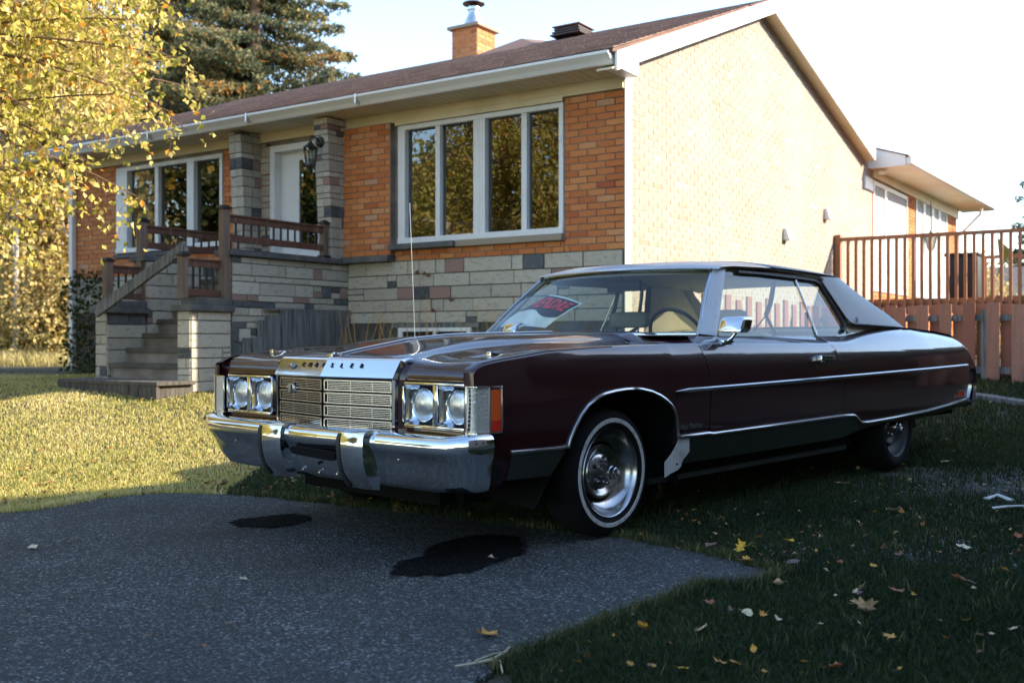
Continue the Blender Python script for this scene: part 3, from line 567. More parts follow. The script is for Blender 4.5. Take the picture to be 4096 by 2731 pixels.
        g.grid(rows); part(g, nm, 'greypanel')
    g = Geo(); g.box(.38, 2.62, sgn * .84, sgn * .86, .215, .242); part(g, 'sill', 'greypanel'); g = Geo(); g.box(.35, 2.7, sgn * .78, sgn * .845, .24, .35); part(g, 'rocker', 'dark')
    # wheel well liner
    g = Geo(); rows = []
    for x, z in [(-.5, .2)] + [(p[0] * 1.03, p[1] - .006) for p in ARCH] + [(.58, .2)]: rows.append([(x, sgn * (sy(x, max(z, .3)) - .012), z), (x, sgn * .55, z + .03)])
    g.grid(rows); g.box(-.6, .65, sgn * .5, sgn * .55, .2, .8); part(g, 'wheel_well', 'dark', smooth=0)
    # belt chrome and window frame
    def wy(z): return .868 - .175 * (z - .957) / .38
    DLO = [(1.375, 1.335), (1.25, 1.22), (1.12, 1.08), (1.03, .972), (1.06, .962), (1.5, .960), (2.2, .963), (2.52, .967), (2.60, .975), (2.655, 1.0), (2.665, 1.035), (2.63, 1.13), (2.565, 1.29), (2.545, 1.318), (2.50, 1.335), (2.2, 1.343), (1.8, 1.349), (1.5, 1.346), (1.375, 1.335)]
    g = Geo(); g.tube([(x, sgn * (wy(z) + .006), z) for x, z in [DLO[4]] + DLO[4:18]], .012, 6, rz=.012); part(g, 'window_moulding', 'chrome', smooth=60)
    g = Geo(); g.tube([(x, sgn * (wy(z) + .002), z) for x, z in [(lerp(1.8, p[0], .965), lerp(1.16, p[1], .92)) for p in DLO[8:18]]], .014, 6); part(g, 'window_seal', 'black', smooth=60)
    g = Geo(); g.tube([(lerp(2.195, 2.225, t), sgn * (wy(lerp(.962, 1.34, t)) - .002), lerp(.962, 1.34, t)) for t in (0, .5, 1)], .007, 6); part(g, 'window_divider', 'chromed', smooth=60)
    for nm, P in [('side_window', [(1.04, .955), (1.13, 1.08), (1.26, 1.22), (1.375, 1.338), (2.225, 1.345), (2.195, .955)]), ('rear_side_window', [(2.2, .955), (2.23, 1.345), (2.50, 1.34), (2.57, 1.30), (2.67, 1.03), (2.62, .96)])]:
        g = Geo(); g.add([(x, sgn * (wy(z) - .008), z) for x, z in P], [tuple(range(len(P)))]); part(g, nm, 'glass', smooth=0)
    # A pillar
    g = Geo(); rows = []
    for t in np.linspace(0, 1, 6):
        z = lerp(.955, 1.352, t); xo = lerp(1.00, 1.395, t); xi = lerp(.905, 1.325, t); yo = wy(z); yi = lerp(.80, .635, t)
        rows.append([(xo + .006, sgn * (yo - .03), z - .01), (xo, sgn * (yo + .004), z), (xo - .04, sgn * (yo - .002), z + .004), (xi + .012, sgn * (yi + .018), z + .012), (xi, sgn * yi, z + .008), (xi + .02, sgn * (yi - .012), z - .01)])
    g.grid(rows); part(g, 'windshield_pillar', 'roofsilver', smooth=60)
    # drip rail
    g = Geo(); g.tube([(x, sgn * y, z) for x, y, z in [(1.33, .700, 1.352), (1.45, .702, 1.362), (1.8, .704, 1.371), (2.2, .703, 1.366), (2.5, .700, 1.353), (2.60, .705, 1.335)]], .007, 6); part(g, 'drip_rail', 'chrome', smooth=60)
    # C pillar vinyl sail and inner skin
    g = Geo(); rows = []; n = 11
    for i in range(n):
        t = i / (n - 1)
        fr = (lerp(2.72, 2.565, t ** .9), lerp(1.045, 1.352, t)); bk = (np.interp(t, [0, .25, .55, .8, 1], [3.66, 3.50, 3.24, 3.05, 2.93]), lerp(1.024, 1.362, t))
        r = []
        for k in range(9):
            s_ = k / 8; x = lerp(fr[0], bk[0], s_); z = lerp(fr[1], bk[1], s_) + .0; yb = wy(z) + .004 - .02 * s_ + .02 * math.sin(math.pi * s_); r.append((x, sgn * yb, z))
        x, y, z = r[-1]; r += [(x + .022, y - sgn * .03, z + .002), (x + .028, y - sgn * .08, z - .004), (x + .0, y - sgn * .12, z - .02)]
        rows.append(r)
    g.grid(rows); part(g, 'vinyl_sail_panel', 'vinyl', smooth=50)
    g = Geo(); g.tube([(x, sgn * (wy(z) + .006), z) for x, z in [(2.565, 1.35), (2.64, 1.20), (2.70, 1.085), (2.74, 1.048), (2.80, 1.036), (3.1, 1.031)]] + [(3.40, sgn * .838, 1.027), (3.66, sgn * .80, 1.024)], .0055, 5); part(g, 'vinyl_edge_moulding', 'black', smooth=60)
    g = Geo(); g.grid([[(lerp(a, b, s_), sgn * (wy(z) - .03 - .03 * s_), z) for s_ in (0, .5, 1)] for z, a, b in [(.98, 2.72, 3.5), (1.1, 2.70, 3.36), (1.2, 2.66, 3.18), (1.33, 2.58, 2.95)]]); part(g, 'inner_sail_trim', 'interior')
    # wheels
    for wx, ro, wyo in ((0, 0, .925), (3.32, 0, .915)):
        w = empty('wheel', (-wx, sgn * wyo, .318), 0, car); w.scale = (.94, 1, .94)
        c = (0, 0, 0); f = sgn
        def wl(prof, nm, m, sm=50, n=56):
            g = Geo(); g.lathe([(f * h, r) for h, r in prof], ax='y', n=n); o = g.obj(nm, M[m], w, smooth=sm); return o
        wl([(-.20, .20), (-.205, .285), (-.185, .312), (-.14, .322), (-.06, .322), (-.03, .316), (-.008, .300), (.0, .285), (.002, .27)], 'tyre', 'tyre')
        wl([(.002, .27), (.0045, .268), (.0045, .250), (.002, .248)], 'whitewall' if wx == 0 else 'sidewall_band', 'white_wall' if wx == 0 else 'tyre')
        wl([(.002, .248), (-.001, .236), (-.012, .222)], 'tyre_bead', 'tyre')
        wl([(-.010, .224), (-.004, .220), (-.010, .213), (-.030, .208), (-.055, .190), (-.075, .168), (-.080, .156), (-.074, .152)], 'trim_ring', 'rim' if wx == 0 else 'rimdark')
        wl([(-.080, .156), (-.10, .150), (-.10, .142)], 'rim_gap', 'dark')
        wl([(-.095, .146), (-.085, .140), (-.060, .134), (-.052, .126), (-.056, .112), (-.072, .096), (-.075, .088)], 'wheel_disc', 'rim' if wx == 0 else 'rimdark')
        wl([(-.075, .09), (-.068, .084), (-.062, .06), (-.058, .044), (-.03, .040), (-.005, .036), (.0, .034)], 'hub_cover', 'chromed')
        wl([(.0, .034), (.004, .030), (.022, .028), (.026, .024), (.014, .020), (.010, .001)], 'hub_cap', 'chromed', 30, 24)
        for k in range(5):
            a = 2 * math.pi * k / 5 + .5; g = Geo(); g.lathe([(f * -.066, .014), (f * -.048, .0135), (f * -.040, .009), (f * -.038, .001)], (.063 * math.cos(a), 0, .063 * math.sin(a)), 'y', 10); g.obj('wheel_nut', M['chromed'], w, smooth=40)
    # bumper marker / fender indicator on top
    g = Geo(); y = .80 if sgn > 0 else .80; g.add([(-.70, sgn * (y - .014), .855), (-.70, sgn * (y + .014), .855), (-.70, sgn * (y + .014), .885), (-.70, sgn * (y - .014), .885), (-.60, sgn * (y - .006), .862), (-.60, sgn * (y + .006), .862), (-.60, sgn * (y + .006), .872), (-.60, sgn * (y - .006), .872)],
          [(3, 2, 1, 0), (4, 5, 6, 7), (0, 1, 5, 4), (1, 2, 6, 5), (2, 3, 7, 6), (3, 0, 4, 7)]); part(g, 'fender_turn_indicator', 'chrome', bevel=.003)
    g = Geo(); g.tube([(x, sgn * (sy(x, interp(ZC, x)) - .006), interp(ZC, x) + .010) for x in np.linspace(-.87, -.02, 14)], .0022, 4); part(g, 'fender_pinstripe', 'chromed')
    # headlamp bezel with two lamps
    bz = Geo(); xo, xi = -.926, -.885; Y0, Y1, Z0, Z1 = (.508, .925, .566, .758) if sgn > 0 else (.455, .868, .566, .758); ym = (Y0 + Y1) / 2
    def rr_(y0, y1, z0, z1, r, n=5, slant=0):
        P = []
        for cy, cz, a0 in [(y1 - r, z1 - r, 0), (y0 + r, z1 - r, 90), (y0 + r, z0 + r, 180), (y1 - r, z0 + r, 270)]:
            for k in range(n + 1): a = R_(a0 + 90 * k / n); P.append((cy + r * math.cos(a), cz + r * math.sin(a)))
        return P
    outer = rr_(Y0, Y1, Z0, Z1, .028); n = len(outer)
    cells = [rr_(Y0 + .008, ym - .010, Z0 + .010, Z1 - .008, .026), rr_(ym + .010, Y1 - .008, Z0 + .010, Z1 - .008, .026)]
    bz.grid([[(xi - .01, sgn * a, b) for a, b in outer], [(xo, sgn * a, b) for a, b in outer], [(xo - .004, sgn * (a + (.003 if a < .7 else -.003)), b + (.003 if b < .66 else -.003)) for a, b in outer]], close=True)
    # face strips around the cells
    F0 = -.93
    for (y0, y1, z0, z1) in [(Y0 + .002, Y0 + .013, Z0 + .02, Z1 - .02), (Y1 - .013, Y1 - .002, Z0 + .02, Z1 - .02), (ym - .014, ym + .014, Z0 + .006, Z1 - .006), (Y0 + .016, Y1 - .016, Z0 + .0, Z0 + .013), (Y0 + .016, Y1 - .016, Z1 - .013, Z1 - .0)]:
        bz.box(F0, F0 + .012, sgn * y0, sgn * y1, z0, z1)
    bezel = part(bz, 'headlamp_bezel', 'chrome', bevel=.002)
    for ci, cell in enumerate(cells):
        cy = [Y0 + .106, Y0 + .318][ci]; cz = .662; g = Geo(); rows = []
        for t, dx in [(0, 0), (.15, .022), (.5, .044), (1, .052)]:
            row = []
            for a, b in cell:
                d = math.hypot(a - cy, b - cz); ta, tb = cy + (a - cy) / d * .078, cz + (b - cz) / d * .078; row.append((F0 + .004 + dx, sgn * lerp(a, ta, t), lerp(b, tb, t)))
            rows.append(row)
        g.grid(rows, close=True); part(g, 'lamp_bowl', 'chrome', bezel, smooth=60)
        hl = empty('headlight', (0, 0, 0), 0, car)
        g = Geo(); g.lathe([(.03, .080), (.022, .082), (.012, .078), (.016, .074), (.03, .074)], (F0 + .024, sgn * cy, cz), 'x', 32); part(g, 'lamp_seal', 'black', hl, smooth=50)
        g = Geo(); g.lathe([(.018, .074), (.006, .072), (.004, .068), (.012, .066)], (F0 + .024, sgn * cy, cz), 'x', 32); part(g, 'lamp_ring', 'chrome', hl, smooth=50)
        g = Geo(); g.lathe([(.012, .067), (.007, .060), (.003, .045), (.0, .028), (-.0015, .012), (-.002, .0005)], (F0 + .024, sgn * cy, cz), 'x', 32); part(g, 'lens', 'lens', hl, smooth=70)
    # corner lamp
    cl = empty('corner_lamp', (0, 0, 0), 0, car)
    yy = lambda x: sy(x, .65) + .006
    LI = .905 if sgn > 0 else .882
    g = Geo(); z0, z1 = .558, .750
    P = [(-.936, .905), (-.938, .945), (-.932, yy(-.93)), (-.86, yy(-.86)), (-.785, yy(-.785))]
    for a, b in ((z0, z0 + .007), (z1 - .007, z1)): g.grid([[(x, sgn * (y + .003), z) for x, y in P] for z in (a, b)]); g.grid([[(x, sgn * (y + .003), z) for x, y in P] , [(x + .01, sgn * (y - .02), z) for x, y in P]][::1]) if 0 else None
    for a, b in ((z0, z0 + .007), (z1 - .007, z1)):
        g.hexa([(-.938, sgn * LI, a), (-.938, sgn * (yy(-.93) + .003), a), (-.938, sgn * (yy(-.93) + .003), b), (-.938, sgn * LI, b)], [(-.92, sgn * LI, a), (-.92, sgn * (yy(-.93) + .003), a), (-.92, sgn * (yy(-.93) + .003), b), (-.92, sgn * LI, b)])
        g.box(-.932, -.783, sgn * (yy(-.86) - .02), sgn * (yy(-.86) + .005), a, b)
    g.box(-.790, -.783, sgn * (yy(-.86) - .02), sgn * (yy(-.8) + .005), z0, z1); g.box(-.939, -.93, sgn * (LI - .004), sgn * (LI + .004), z0, z1); g.box(-.856, -.850, sgn * (yy(-.86) - .01), sgn * (yy(-.86) + .004), z0, z1)
    part(g, 'lamp_frame', 'chrome', cl, bevel=.0012)
    g = Geo(); g.grid([[(x, sgn * y, z) for x, y in [(-.937, .908 if sgn > 0 else .885), (-.938, .945), (-.931, yy(-.93)), (-.89, yy(-.89)), (-.856, yy(-.856))]] for z in np.linspace(z0 + .007, z1 - .007, 12)])
    for k in range(11): z = lerp(z0 + .012, z1 - .012, k / 10); g.tube([(-.9385, sgn * .91, z), (-.9385, sgn * .943, z), (-.931, sgn * (yy(-.93) + .0008), z), (-.858, sgn * (yy(-.858) + .0008), z)], .0016, 4, cap=False)
    for k in range(6): x = lerp(-.925, -.86, k / 5); g.tube([(x, sgn * (yy(x) + .0008), z0 + .01), (x, sgn * (yy(x) + .0008), z1 - .01)], .0012, 4, cap=False)
    part(g, 'clear_lens', 'clearlens', cl, smooth=30)
    g = Geo(); g.grid([[(x, sgn * (y), z) for x, y in [(-.850, yy(-.85)), (-.82, yy(-.82) + .004), (-.790, yy(-.79))]] for z in np.linspace(.61, .735, 8)]); part(g, 'amber_lens', 'amber', cl)
    g = Geo(); g.grid([[(x, sgn * (y), z) for x, y in [(-.850, yy(-.85)), (-.82, yy(-.82) + .004), (-.790, yy(-.79))]] for z in np.linspace(.566, .609, 4)]); part(g, 'red_lens', 'redlens', cl)
    # rear side marker
    g = Geo(); y = sy(4.45, .51) + .004
    for a in [(4.36, 4.60, .527, .535), (4.36, 4.372, .483, .535), (4.59, 4.60, .483, .535), (4.36, 4.60, .483, .489)]: g.box(a[0], a[1], sgn * (y - .01), sgn * y, a[2], a[3])
    part(g, 'side_marker_frame', 'alu'); g = Geo(); g.box(4.372, 4.59, sgn * (y - .01), sgn * (y - .003), .489, .527); part(g, 'side_marker_lens', 'redlens', label='dark red side marker lens')
    # door mirror
    mr = empty('door_mirror', (0, 0, 0) if sgn > 0 else (-.22, .20, .30), 0, car); mr.scale = (1, 1, 1) if sgn > 0 else (.72, .78, .70)
    g = Geo(); pts = rr_(sgn * 1 - .001, 1, 0, 1, .1) if 0 else None
    yo = .985; prof = rr_(yo - .075, yo + .075, .972, 1.058, .022)
    rows = [[(1.00 + dx + (b - 1.015) * s_ * .45, sgn * (yo + (a - yo) * s_), 1.015 + (b - 1.015) * s_) for a, b in prof] for dx, s_ in [(-.052, .0), (-.050, .80), (-.044, .95), (-.03, 1.0), (.03, 1.04), (.04, 1.0)]]
    g.grid(rows, close=True); g.add(rows[-1], [tuple(range(len(rows[-1])))]); part(g, 'mirror_shell', 'chrome', mr, smooth=50)
    g = Geo(); g.tube([(1.0, sgn * .99, .975), (1.0, sgn * .965, .945), (.985, sgn * .93, .918), (.98, sgn * .92, .912)], [.010, .012, .014, .018], 8); g.box(.945, 1.05, sgn * .905, sgn * .95, .918, .932); part(g, 'mirror_arm', 'chrome', mr, smooth=40, bevel=.002)
SG = 1
# badges
o = link('fender_badge', textmesh('New Yorker', .040, .0015, M['chromed'], .35), car); o.rotation_euler = (R_(90), 0, R_(180)); o.location = (-.585, sy(.58, .5) + .006, .498)
o = link('vinyl_badge', textmesh('St', .055, .001, M['black'], .4), car); o.rotation_euler = (R_(78), 0, R_(180)); o.location = (-2.83, .836, 1.068)
# primer plate behind wheel
g = Geo(); P = [(.512, .472), (.585, .466), (.590, .374), (.560, .352), (.545, .345), (.520, .325), (.515, .305), (.483, .288), (.42, .276), (.372, .262), (.372, .335), (.43, .372), (.48, .42)]
g.prism([(x, z) for x, z in P], 'y', .962, .966); pp = part(g, 'bare_metal_plate', 'primer', smooth=0, label='pale unpainted metal patch behind the front wheel')
for x, z in [(.565, .455), (.475, .318)]: g = Geo(); g.lathe([(0, .006), (.003, .005), (.004, .0005)], (x, .966, z), 'y', 8); part(g, 'bolt', 'dark', pp)
# ---- hood
g = Geo(); ysn = [-.905, -.88, -.84, -.76, -.68, -.60, -.53, -.485, -.45, -.41, -.36, -.24, -.12, -.03, -.008, 0, .008, .03, .12, .24, .36, .41, .45, .485, .53, .60, .68, .76, .84, .88, .905]
def hz(x, y):
    a = abs(y); zf = interp(ZC, x) + .013; k = .28 + .72 * ss((x + .9) / .8); z = zf
    z += .047 * k * (1 - ss((a - .38) / .13)); z += .008 * (1 - (a / .4) ** 2) if a < .4 else 0
    if a < .004: z += .004
    z -= .010 * math.exp(-((a - .66) / .13) ** 2); return z
rows = []
for x in [-.900, -.896, -.885, -.86, -.80, -.7, -.6, -.45, -.3, -.1, .1, .3, .5, .62, .70, .735]:
    row = []
    for y in ysn:
        a = abs(y); xx = x
        if x < -.85: xx = x + .028 * ss((a - .40) / .12) - .0 * (1 - ss((a - .36) / .1))
        z = hz(x, y)
        if x <= -.9: z -= .016
        elif x <= -.896: z -= .006
        elif x <= -.885: z -= .001
        xx += (.02 + .05 * (1 - (y / .9) ** 2)) * 0 if x < .7 else 0
        SG = -1 if y < 0 else 1; ye = y * (sy(x, interp(ZC, x)) - .052) / .905 + CY * max(0, 1 - abs(y) / .5) * max(0, min(1, .5 - x)); row.append((xx, ye, z))
    rows.append(row)
SG = 1; g.grid(rows); hood = part(g, 'hood', 'paint', smooth=50)
g = Geo(); g.tube([(x, 0, hz(x, 0) + .002) for x in np.linspace(-.88, .65, 12)], .0035, 5); part(g, 'hood_spine_moulding', 'chromed', hood)
g = Geo(); g.box(-.925, -.87, -.022, .022, hz(-.9, 0) - .004, hz(-.9, 0) + .010); g.box(-.905, -.885, -.012, .012, hz(-.9, 0) + .01, hz(-.9, 0) + .018); part(g, 'ornament_base', 'chrome', hood, bevel=.004)
g = Geo(); rows = []
for x, dz in [(.742, -.004), (.78, -.03), (.84, -.012), (.90, .012), (.985, .020)]: rows.append([(x - .10 * (1 - (y / .86) ** 2) * (x > .8), y, min(hz(.70, y), .955) + dz + (.008 if x > .88 else 0)) for y in np.linspace(-.86, .86, 21)])
g.grid(rows); part(g, 'cowl', 'paint', smooth=50)
for s_ in (1, -1):
    g = Geo(); g.grid([[(x, s_ * .86, .90), (x, s_ * .93, interp(ZC, x) + .01), (x, s_ * .90, .93 + .02 * ss((x - .7) / .2)), (x + .06, s_ * .84, .955)] for x in (.70, .76, .82, .90, .97)]); part(g, 'cowl_side', 'paint', smooth=40)
# ---- front panel (fascia)
NZ = [.548, .556, .566, .571, .66, .757, .762, .785, .805, .82, .828]
for s_ in (1, -1):
    A0, A1 = (.509, .923) if s_ > 0 else (.456, .866); YS = [.42 + s_ * CY, .43 + s_ * CY, .445 + s_ * CY * .5, A0 - .002, A0 + .002, .7, A1 - .003, A1 + .002, A1 + .007, .935 if s_ > 0 else .968]
    g = Geo(); rows = []
    for z in NZ:
        row = []
        for y in YS:
            x = -.908 + (.0 if z < .79 else .028 * ss((z - .79) / .04)); x -= .035 * (1 - ss((y - (.415 + s_ * CY)) / .06))
            if A0 < y < A1 and .568 < z < .760: x = -.855
            row.append((x, s_ * y, z))
        rows.append(row)
    g.grid([[(-.84, s_ * y, .53) for y in YS]] + rows); part(g, 'front_panel', 'paint', smooth=30)
g = Geo(); g.box(-.89, -.75, -.93, .93, .34, .545); g.box(-.93, -.80, -.41, .41, .50, .555); part(g, 'bumper_filler', 'dark', smooth=0)
# ---- grille : slight V, four tiers on each half
XP, XE, YE = -.998, -.942, .418
def vx(y): return lerp(XP, XE, min(1, abs(y) / YE))
grille = empty('grille', (0, CY + .008, 0), 0, car)
g = Geo(); g.grid([[(vx(y) + .022, y, z) for y in (-YE, 0, YE)] for z in (.522, .770)]); part(g, 'grille_backing', 'dark', grille, smooth=0)
T0, T1 = .531, .762; tier = (T1 - T0) / 4
for s_ in (1, -1):
    for k in range(4):
        z0 = T0 + k * tier + .003; z1 = z0 + tier - .008; y0, y1 = .008, YE - .004
        fr = Geo()
        def bar(ya, yb, za, zb, d=0, th=.006): fr.hexa([(vx(ya) + d, s_ * ya, za), (vx(yb) + d, s_ * yb, za), (vx(yb) + d, s_ * yb, zb), (vx(ya) + d, s_ * ya, zb)], [(vx(ya) + d + th, s_ * ya, za), (vx(yb) + d + th, s_ * yb, za), (vx(yb) + d + th, s_ * yb, zb), (vx(ya) + d + th, s_ * ya, zb)])
        bar(y0, y1, z0, z0 + .0065); bar(y0, y1, z1 - .0065, z1); bar(y0, y0 + .007, z0, z1); bar(y1 - .007, y1, z0, z1)
        go = part(fr, 'grille_frame', 'slat', grille, smooth=0)
        fr = Geo()
        for q in range(4): z = lerp(z0 + .0055, z1 - .0055, (q + 1) / 5); bar(y0 + .018, y1 - .01, z - .0017, z + .0017, .004, .004)
        bar(y0 + .016, y0 + .020, z0 + .006, z1 - .006, .005, .004)
        for yv in (.16, .29): bar(yv, yv + .004, z0 + .005, z1 - .005, .010, .003)
        part(fr, 'grille_slats', 'slat', go, smooth=0)
    g = Geo(); g.grid([[(XE - .004, s_ * (YE + .004), z), (XE - .002, s_ * (YE + .018), z), (-.905, s_ * (YE + .022), z)] for z in (.525, .66, .785)]); part(g, 'grille_side_trim', 'chrome', grille, smooth=30)
g = Geo(); g.tube([(vx(y) - .002, y, .527) for y in (-YE - .005, 0, YE + .005)], .004, 6); part(g, 'grille_bottom_bar', 'chrome', grille)
# emblem with a plain generic medallion
em = Geo(); yc = -.285; xc = vx(yc) - .010
em.lathe([(0, .0), (-.002, .018), (0, .024), (.006, .026)], (0, 0, 0), 'x', 24)
em.v = [(x + xc, y * 1.35 + yc, z * .92 + .708) for x, y, z in em.v]; eo = part(em, 'grille_emblem', 'chromed', grille, smooth=30)
g = Geo(); g.add([(xc - .006, yc - .007, .690), (xc - .006, yc + .007, .690), (xc - .006, yc + .010, .724), (xc - .006, yc, .730), (xc - .006, yc - .010, .724), (xc - .010, yc, .708)], [(0, 1, 5), (1, 2, 5), (2, 3, 5), (3, 4, 5), (4, 0, 5)]); part(g, 'emblem_shield', 'sillstone', eo, smooth=0)
# header cap
g = Geo(); rows = []
for dx, z in [(.030, .766), (-.010, .764), (-.014, .771), (-.004, .790), (.030, .845), (.040, .852), (.056, .8565), (.085, .858)]:
    rows.append([((vx(y) + dx + (.018 if abs(y) > .438 else 0)), y + CY + .008, z - (.004 if abs(y) > .438 else 0)) for y in (-.446, -.436, -.30, -.0015, 0, .0015, .30, .436, .446)])
g.grid(rows)
for s_ in (1, -1): g.add([rows[i][-1 if s_ > 0 else 0] for i in range(len(rows))] + [(-.86, s_ * .44 + CY, .85), (-.88, s_ * .44 + CY, .77)], [tuple(range(len(rows) + 2))])
cap = part(g, 'grille_header', 'chrome', smooth=20, label='chrome header bar with raised letters above the grille')
for i, ch in enumerate('CHRYSLER'):
    y = -.195 + .0605 * i; nx = -(XE - XP) / YE * (1 if y > 0 else -1)
    o = link('header_letter', textmesh(ch, .031, .0022, M['black'], 0, .0003), cap)
    xx = vx(y) + .0145; ang = math.atan2((XE - XP) / YE, 1) * (1 if y > 0 else -1)
    o.matrix_basis = Matrix.Translation((-(xx - .0035), y + CY + .008, .821)) @ Matrix.Rotation(R_(90) + ang, 4, 'Z') @ Matrix.Rotation(R_(53), 4, 'X')
g = Geo(); g.box(-.992 + .026, -.950, -.31 + CY, -.27 + CY, .806, .828); o = part(g, 'header_badge', 'chromed', cap, bevel=.002)
# ---- bumper
PATH = [(0, -1.080), (.12, -1.072), (.30, -1.062), (.45, -1.058), (.60, -1.053), (.75, -1.046), (.87, -1.036), (.945, -1.015), (.985, -.98), (1.0, -.94), (1.0, -.90), (.995, -.865)]
path = [(-y, x) for y, x in PATH[:0:-1]] + [(y, x) for y, x in PATH]
PROF = [(-.13, .548), (-.05, .547), (-.022, .540), (-.006, .528), (.0, .512), (.0, .486), (-.008, .470), (-.020, .452), (-.030, .42), (-.040, .38), (-.052, .34), (-.066, .318), (-.10, .31)]
g = Geo(); rows = []
for i, (y, x) in enumerate(path):
    a = path[max(i - 1, 0)]; b = path[min(i + 1, len(path) - 1)]; ty, tx_ = b[0] - a[0], b[1] - a[1]; l = math.hypot(ty, tx_); nx, ny = -ty / l, tx_ / l   # outward (x negative)
    if nx > 0 and abs(y) < .95: nx, ny = -nx, -ny
    end = ss((abs(y) - .96) / .05) * .0 + 0
    up = .012 * ss((abs(y) - .86) / .08); r = []
    for o_, z in PROF:
        o2 = o_ * (.45 if abs(y) > .97 else (.8 if abs(y) > .9 else 1)); zz = z + (up if z > .5 else 0)
        fe = ss((abs(y) - .72) / .29)
        if z < .50: q_ = (.50 - z) / .19; zz = z + (.055 if y < 0 else .012) * fe * q_; y_ = y * (1 - (.06 if y < 0 else .02) * fe * q_); x_ = x + .02 * fe * q_
        else: y_, x_ = y, x
        r.append((x_ + o2 * nx, y_ + o2 * ny, zz)); continue
        r.append((x - o2 * -nx * -1 if 0 else x + o2 * nx, y + o2 * ny, zz))
    rows.append(r)
g.grid(rows); bumper = part(g, 'front_bumper', 'chrome', smooth=50)
g = Geo(); sl = [(-.10, .440), (-.075, .418), (.21, .408), (.235, .418), (.23, .440), (.20, .448), (-.075, .452)]
g.prism([(y, z) for y, z in sl], 'x', -1.078, -1.056); part(g, 'bumper_slot', 'dark', bumper, smooth=0)
for y, z in [(.08, .385), (.07, .345), (-.05, .350), (.20, .350)]: g = Geo(); g.lathe([(0, .008), (-.004, .007), (-.003, .001)], (-1.045 + (.40 - z) * .25, y, z), 'x', 10); part(g, 'plate_bolt', 'dark' if z > .36 else 'chromed', bumper)
for y in (-.62, -.80, .60, .82): g = Geo(); g.lathe([(0, .009), (-.005, .007), (-.006, .001)], (-1.045 + (abs(y) - .6) * .08 + .02, y, .440), 'x', 12); part(g, 'bumper_bolt', 'chrome', bumper, smooth=40)
for yc in (-.225, .37):
    ov = Geo(); rows = []
    for z, d in [(.555, -.05), (.553, .000), (.540, .022), (.515, .032), (.47, .033), (.42, .028), (.37, .014), (.33, -.008), (.300, -.03)]:
        rows.append([(-1.070 + .06, yc - .085, z), (-1.070 - d + .008, yc - .080, z), (-1.070 - d, yc - .070, z), (-1.070 - d, yc + .040, z), (-1.070 - d + .010, yc + .075, z), (-1.07 + .06, yc + .09, z)])
    ov.grid(rows); oo = part(ov, 'bumper_guard', 'chrome', bumper, smooth=35)
    g = Geo(); g.grid([[(-1.07 - d + .012, yc - .086, z), (-1.07 - d - .004, yc - .086, z), (-1.07 - d - .004, yc - .064, z), (-1.07 - d + .012, yc - .064, z)] for z, d in [(.535, .022), (.515, .032), (.47, .033), (.42, .028), (.37, .014), (.33, -.008), (.302, -.03)]], close=True); part(g, 'guard_rubber', 'black', oo)
# ---- rear bumper, deck, tail
g = Geo(); P2 = [(y, 4.905 - .03 * (abs(y) > .85) - .09 * (abs(y) > .92)) for y in (-.955, -.93, -.87, -.6, 0, .6, .87, .93, .955)]
g.grid([[(x + d, y * k, z) for y, x in P2] for d, k, z in [(-.06, .99, .705), (.0, 1.0, .70), (.02, 1.0, .66), (.02, 1.0, .52), (.0, .995, .46), (-.06, .98, .44)]]); part(g, 'rear_bumper', 'chrome', smooth=40)
g = Geo(); rows = []
for x in (3.62, 3.7, 3.9, 4.2, 4.5, 4.6, 4.66, 4.73, 4.8, 4.87): rows.append([(x, y, max(interp(ZT, x), interp(ZC, x) + .012) + .014 * (1 - (y / .82) ** 2)) for y in np.linspace(-.835, .835, 15)])
g.grid(rows); part(g, 'trunk_lid', 'paint', smooth=45)
g = Geo(); g.box(4.82, 4.87, -.9, .9, .45, .72); g.box(4.0, 4.85, -.9, .9, .4, .6); part(g, 'tail_panel', 'dark', smooth=0)
# ---- roof
g = Geo(); rows = []
RX = [(1.30, 1.340, 1.356), (1.33, 1.352, 1.378), (1.42, 1.362, 1.404), (1.6, 1.372, 1.424), (1.9, 1.378, 1.438), (2.2, 1.376, 1.438), (2.5, 1.370, 1.430), (2.8, 1.362, 1.412), (2.98, 1.352, 1.388), (3.05, 1.330, 1.358)]
for x, zr, zc in RX:
    row = []
    for fy in (-1, -.985, -.95, -.9, -.82, -.7, -.5, -.25, 0, .25, .5, .7, .82, .9, .95, .985, 1):
        e = abs(fy); xo = x - .11 * (1 - fy * fy) * max(0, 1 - (x - 1.3) / .35) ; hw = .700 - .01 * max(0, (x - 2.5)) - .6 * max(0, x - 2.86); z = zr + (zc - zr) * (1 - e ** 3.2) ** .8 + (.0 if x > 1.31 else 0)
        row.append((xo, fy * hw, z))
    rows.append(row)
g.grid(rows[:5]); part(g, 'roof_front', 'roofsilver', smooth=60)
g = Geo(); g.grid([[(x, y * 1.003, z + .004) for x, y, z in r] for r in rows[4:]]); g.grid([[(x - (.0 if i else .004), y * 1.003, z + (.004 if i else -.002)) for x, y, z in rows[4]] for i in (0, 1)]); part(g, 'vinyl_roof', 'vinyl', smooth=60)
g = Geo(); g.grid([[(x + .02, y * .96, z - .035) for x, y, z in r] for r in rows]); part(g, 'headliner', 'interior', smooth=60)
